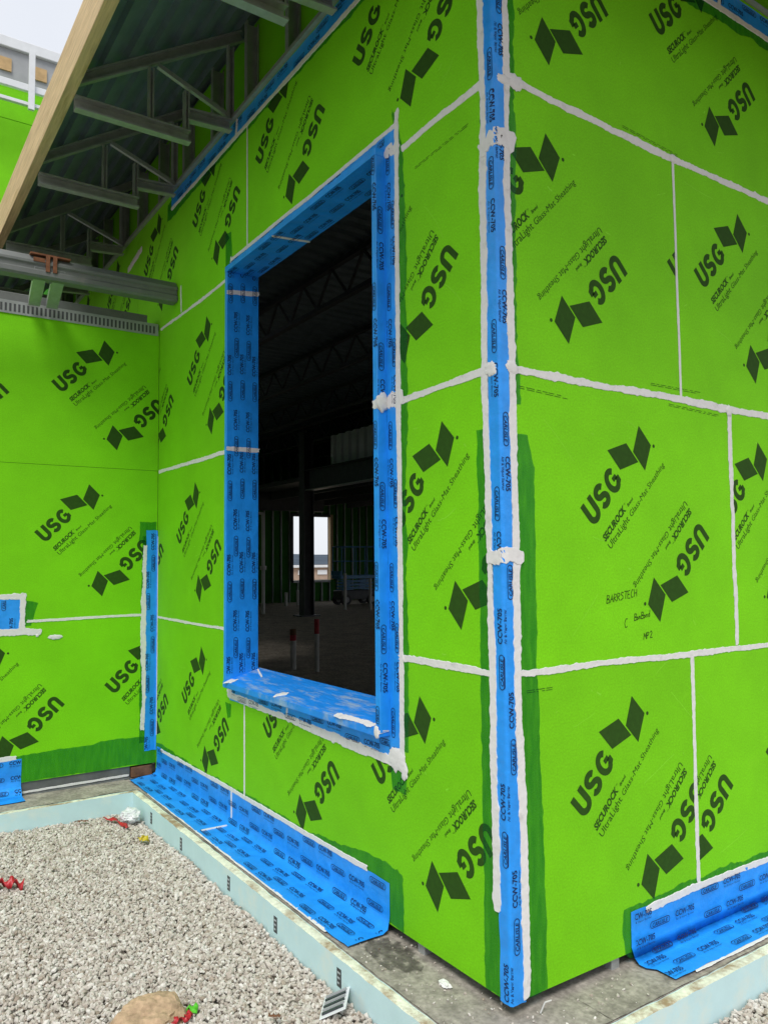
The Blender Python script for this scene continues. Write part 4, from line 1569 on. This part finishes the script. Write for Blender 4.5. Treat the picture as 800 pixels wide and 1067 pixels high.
col = thing("steel_column", "dark steel column inside in front of the far window", "column", (-20.6, 10.3, -.1))
for y in (10.12, 10.46):
    obj("flange", box((-20.78, y, -.09), (-20.42, y + .03, 6.0)), STEELD, col)
obj("web", box((-20.615, 10.15, -.09), (-20.585, 10.46, 6.0)), STEELD, col)
obj("base_plate", box((-20.9, 9.95, -.10), (-20.3, 10.65, -.06)), STEELD, col)
mb = thing("mezzanine_beam", "deep dark steel beam running from the column to the right", "steel beam", (-15, 10.3, 4.03))
obj("web", box((-20.4, 10.29, 4.06), (-1, 10.31, 4.68)), STEELD, mb)
obj("flange", box((-20.4, 10.15, 4.03), (-1, 10.45, 4.06)), STEEL, mb)
obj("flange", box((-20.4, 10.15, 4.68), (-1, 10.45, 4.71)), STEELD, mb)
mb2 = thing("mezzanine_beam", "dark steel beam crossing left of the column inside", "steel beam", (-25, 8, 3.9))
obj("web", box((-26.0, 1.0, 3.78), (-25.9, 14.0, 4.42)), STEELD, mb2)
obj("flange", box((-26.1, 1.0, 3.75), (-25.8, 14.0, 3.78)), STEELD, mb2)
mf = thing("mezzanine_floor", "dark mezzanine deck above the lift inside", "floor deck", (-15, 16, 4.3))
obj("deck", box((-28.5, 10.5, 4.45), (-1, 21.9, 4.6)), STEELD, mf)
for k in range(6):
    obj("floor_joist", box((-28.5, 11.6 + 1.7 * k, 4.15), (-1, 11.68 + 1.7 * k, 4.45)), STEELD, mf)
cp = thing("corrugated_panel", "pale ribbed metal panel above the mezzanine beam", "metal panel", (-10, 10.6, 4.72))
vs, fs = [], []
x = -19.4
pts = []
while x < -4:
    for a, b in ((0, 0), (.4, 0), (.5, .08), (.9, .08)):
        pts.append((x + a * .45, 10.55 + b))
    x += .45
for x, y in pts:
    vs += [(x, y, 4.72), (x, y, 5.75)]
for i in range(len(pts) - 1):
    fs.append((2 * i, 2 * i + 2, 2 * i + 3, 2 * i + 1))
obj("ribbed_sheet", mesh(vs, fs), WHITE, cp)

for x, y, h, r, lb, red in ((-9.4, 3.965, .66, .05, "shorter pale pipe stub with dark red top inside the window", True),
                            (-8.9, 4.135, .85, .038, "taller thin pipe stub with red top inside the window", True),
                            (-22.6, 13.0, 1.35, .055, "pale upright pipe in front of the scissor lift", False),
                            (-22.2, 13.85, 1.15, .05, "pale upright pipe at the right edge of the window view", False),
                            (-26.5, 12.55, .55, .07, "low pale pipe stub by the far wall, left one", False),
                            (-26.6, 13.15, .62, .07, "low pale pipe stub by the far wall near the column", False)):
    t = thing("pipe_stub", lb, "pipe", (x, y, -.1), "pipe stubs rising from the floor")
    obj("pipe", tube((x, y, -.1), (x, y, -.1 + h * (.72 if red else 1)), r, 14), PVC, t, smooth=False)
    if red:
        obj("red_wrap", tube((x, y, -.1 + h * .72), (x, y, -.1 + h * .86), r * 1.05, 14), REDT, t)
        obj("dark_cap", tube((x, y, -.1 + h * .86), (x, y, -.1 + h), r * 1.07, 14), REDT if r < .04 else CHIP, t)
t = thing("standing_post", "tall thin pale post near the left edge of the window view", "post", (-22.5, 9.64, -.1))
obj("pole", tube((-22.5, 9.64, -.1), (-22.5, 9.62, 3.4), .06, 12), PVC, t)
obj("coupling", tube((-22.5, 9.64, 1.42), (-22.5, 9.64, 1.56), .11, 12), PVC, t)
obj("cross_arm", tube((-22.5, 9.62, 3.38), (-22.5, 9.30, 3.38), .05, 12), PVC, t)

# scissor lift
sc = thing("scissor_lift", "small blue scissor lift parked inside by the far wall", "lift", (-25.5, 15.2, -.1))
bx, by = -25.6, 14.45
obj("chassis", box((bx - .35, by - .0, .12), (bx + .35, by + 1.7, .50), .03), STEELD, sc)
for dx in (-.38, .28):
    for dy in (.2, 1.45):
        w_ = obj("wheel", tube((bx + dx, by + dy, .12), (bx + dx + .12, by + dy, .12), .22, 18), BLACK, sc)
        obj("rim", tube((bx + dx + .115, by + dy, .12), (bx + dx + .13, by + dy, .12), .12, 14), GREYP, w_)
for k in range(3):
    z = .52 + k * .14
    for dx in (-.25, .25):
        obj("scissor_arm", bar((bx + dx, by + .1, z), (bx + dx, by + 1.55, z + .13), .05, .05), LIFTB, sc)
        obj("scissor_arm", bar((bx + dx + .055, by + 1.55, z), (bx + dx + .055, by + .1, z + .13), .05, .05), LIFTB, sc)
obj("platform", box((bx - .38, by - .05, .98), (bx + .38, by + 1.75, 1.12), .01), LIFTB, sc)
obj("toe_board", box((bx - .4, by - .07, 1.121), (bx + .4, by - .045, 1.30)), LIFTB, sc)
for z in (1.7, 2.3):
    for dx in (-.36, .36):
        obj("guard_rail", tube((bx + dx, by, z), (bx + dx, by + 1.7, z), .022, 8), LIFTB, sc)
    for dy in (0, 1.7):
        obj("guard_rail", tube((bx - .36, by + dy, z), (bx + .36, by + dy, z), .022, 8), LIFTB, sc)
for dx in (-.36, .36):
    for dy in (0, .57, 1.13, 1.7):
        obj("rail_post", tube((bx + dx, by + dy, 1.12), (bx + dx, by + dy, 2.3), .022, 8), LIFTB, sc)

# outside the far window: hill and a low building
bm = bmesh.new()
prev = None
for i in range(41):
    y = 100 + i * 18
    h = 9 + 5 * noise.noise(Vector((i * .13, 0, 1))) + 1.5 * noise.noise(Vector((i * .7, 0, 4)))
    row = [bm.verts.new((-560, y - 60, -.4)), bm.verts.new((-700, y - 40, h)), bm.verts.new((-800, y, h + 3)), bm.verts.new((-900, y, -.4))]
    if prev:
        for k in range(3):
            bm.faces.new((prev[k], prev[k + 1], row[k + 1], row[k]))
    prev = row
struct(obj("hill", bm_mesh(bm), HILL), label="hazy blue hillside on the horizon beyond the far window")
db = thing("distant_building", "low tan brick building seen through the far window", "building", (-80, 43, -.4))
obj("wall", box((-86, 30, -.4), (-80, 62, 1.05)), BRICK, db)
obj("roof_edge", box((-86.3, 29.7, 1.05), (-79.7, 62.3, 1.3)), WHITE, db)
for k in range(12):
    w_ = obj("window", box((-79.99, 31 + k * 2.6, .2), (-79.93, 32.3 + k * 2.6, .75)), WHITE, db)

# ------------------------------------------------------------------ litter on the gravel
def ribbon(name, pts, w, m, label, cat, seed, twist=.6):
    P = [Vector(p) for p in pts]
    n = 30
    vs, fs = [], []
    for i in range(n + 1):
        t = i / n * (len(P) - 1)
        j = min(int(t), len(P) - 2)
        p = P[j].lerp(P[j + 1], t - j)
        d = (P[j + 1] - P[j]).normalized()
        s = d.cross(Vector((0, 0, 1))).normalized()
        a = twist * math.sin(i * .5 + seed)
        q = s * math.cos(a) + Vector((0, 0, 1)) * math.sin(a)
        p = p + Vector((0, 0, .01 * noise.noise(Vector((i * .4, seed, 0))) + .006))
        for e in (-1, 0, 1):
            vs.append(p + q * w * .5 * e + Vector((0, 0, .004 * (1 - abs(e)))))
    for i in range(n):
        for k in range(2):
            fs.append((i * 3 + k, i * 3 + k + 1, (i + 1) * 3 + k + 1, (i + 1) * 3 + k))
    o = obj(name, mesh(vs, fs), m, smooth=True)
    so = o.modifiers.new("thickness", 'SOLIDIFY')
    so.thickness = .0015
    tag(o, label, cat)
    return o


G1 = GZ + .022
ribbon("plastic_strip", [(-3.70, -.55, G1), (-3.60, -.50, G1 + .01), (-3.47, -.47, G1), (-3.40, -.465, G1)], .035, REDP,
       "twisted red plastic strip in the corner of the gravel bed", "plastic strip", 1)
ribbon("plastic_strip", [(-2.86, -1.42, G1), (-2.80, -1.33, G1 + .02), (-2.76, -1.25, G1)], .07, REDP,
       "crumpled red plastic strip at the left picture edge", "plastic strip", 2, 1.2)
ribbon("plastic_strip", [(-.93, -1.0, G1), (-.90, -.95, G1 + .01), (-.93, -.92, G1 + .01)], .03, REDP,
       "small red plastic scrap beside the tan rock", "plastic strip", 3, 1.0)
ribbon("green_flake", [(-.985, -.915, G1), (-.955, -.895, G1 + .012), (-.93, -.91, G1)], .032, LIME,
       "small lime green flake on the gravel beside the tan rock", "scrap", 4, .5)
ribbon("wood_chip", [(-.74, -.66, G1), (-.70, -.625, G1 + .006)], .016, CHIP, "small brown wood chip near the metal louvre piece", "chip", 5, .2)
ribbon("wood_chip", [(-3.76, -.74, G1), (-3.70, -.66, G1 + .006)], .022, CHIP, "reddish brown chip by the far foam board", "chip", 6, .2)
ribbon("yellow_scrap", [(-3.13, -.47, G1), (-3.10, -.44, G1 + .015), (-3.06, -.445, G1)], .045, YEL, "small yellow scrap against the foam board", "scrap", 7, .7)
bm = bmesh.new()
bmesh.ops.create_icosphere(bm, subdivisions=4, radius=1)
for v in bm.verts:
    d = v.co.normalized()
    k = 1 + .25 * noise.noise(d * 2.2) + .22 * abs(noise.noise(d * 5 + Vector((3, 0, 0)))) - .1
    v.co = Vector((-3.56 + d.x * .085 * k, -.40 + d.y * .07 * k, GZ + .055 + d.z * .06 * k))
tag(obj("plastic_bag", bm_mesh(bm), BAG), "crumpled white plastic bag in the corner of the gravel bed", "bag")
bm = bmesh.new()
bmesh.ops.create_icosphere(bm, subdivisions=4, radius=1)
for v in bm.verts:
    d = v.co.normalized()
    k = 1 + .3 * noise.noise(d * 1.6 + Vector((9, 1, 0))) + .10 * noise.noise(d * 6) + .04 * noise.noise(d * 16)
    v.co = Vector((-1.03 + d.x * .13 * k, -1.05 + d.y * .15 * k, GZ + .005 + d.z * .075 * k))
tag(obj("rock", bm_mesh(bm), ROCK), "rough tan sandstone rock half buried in gravel at the bottom edge", "rock")
lv = thing("metal_louvre", "small slotted grey metal louvre piece lying against the foam board", "metal vent", (-.66, -.39, G1))
Tl = Matrix.Translation((-.655, -.395, GZ + .035)) @ Matrix.Rotation(math.radians(-38), 4, 'Z') @ Matrix.Rotation(math.radians(24), 4, 'X')
obj("plate", box((-.085, -.06, -.004), (.085, .06, 0), .001), WHITE, lv, Tl)
for k in range(6):
    obj("louvre_blade", box((-.07 + k * .025, -.048, .0005), (-.058 + k * .025, .048, .008)), LABEL if k % 2 else GREYP, lv, Tl)
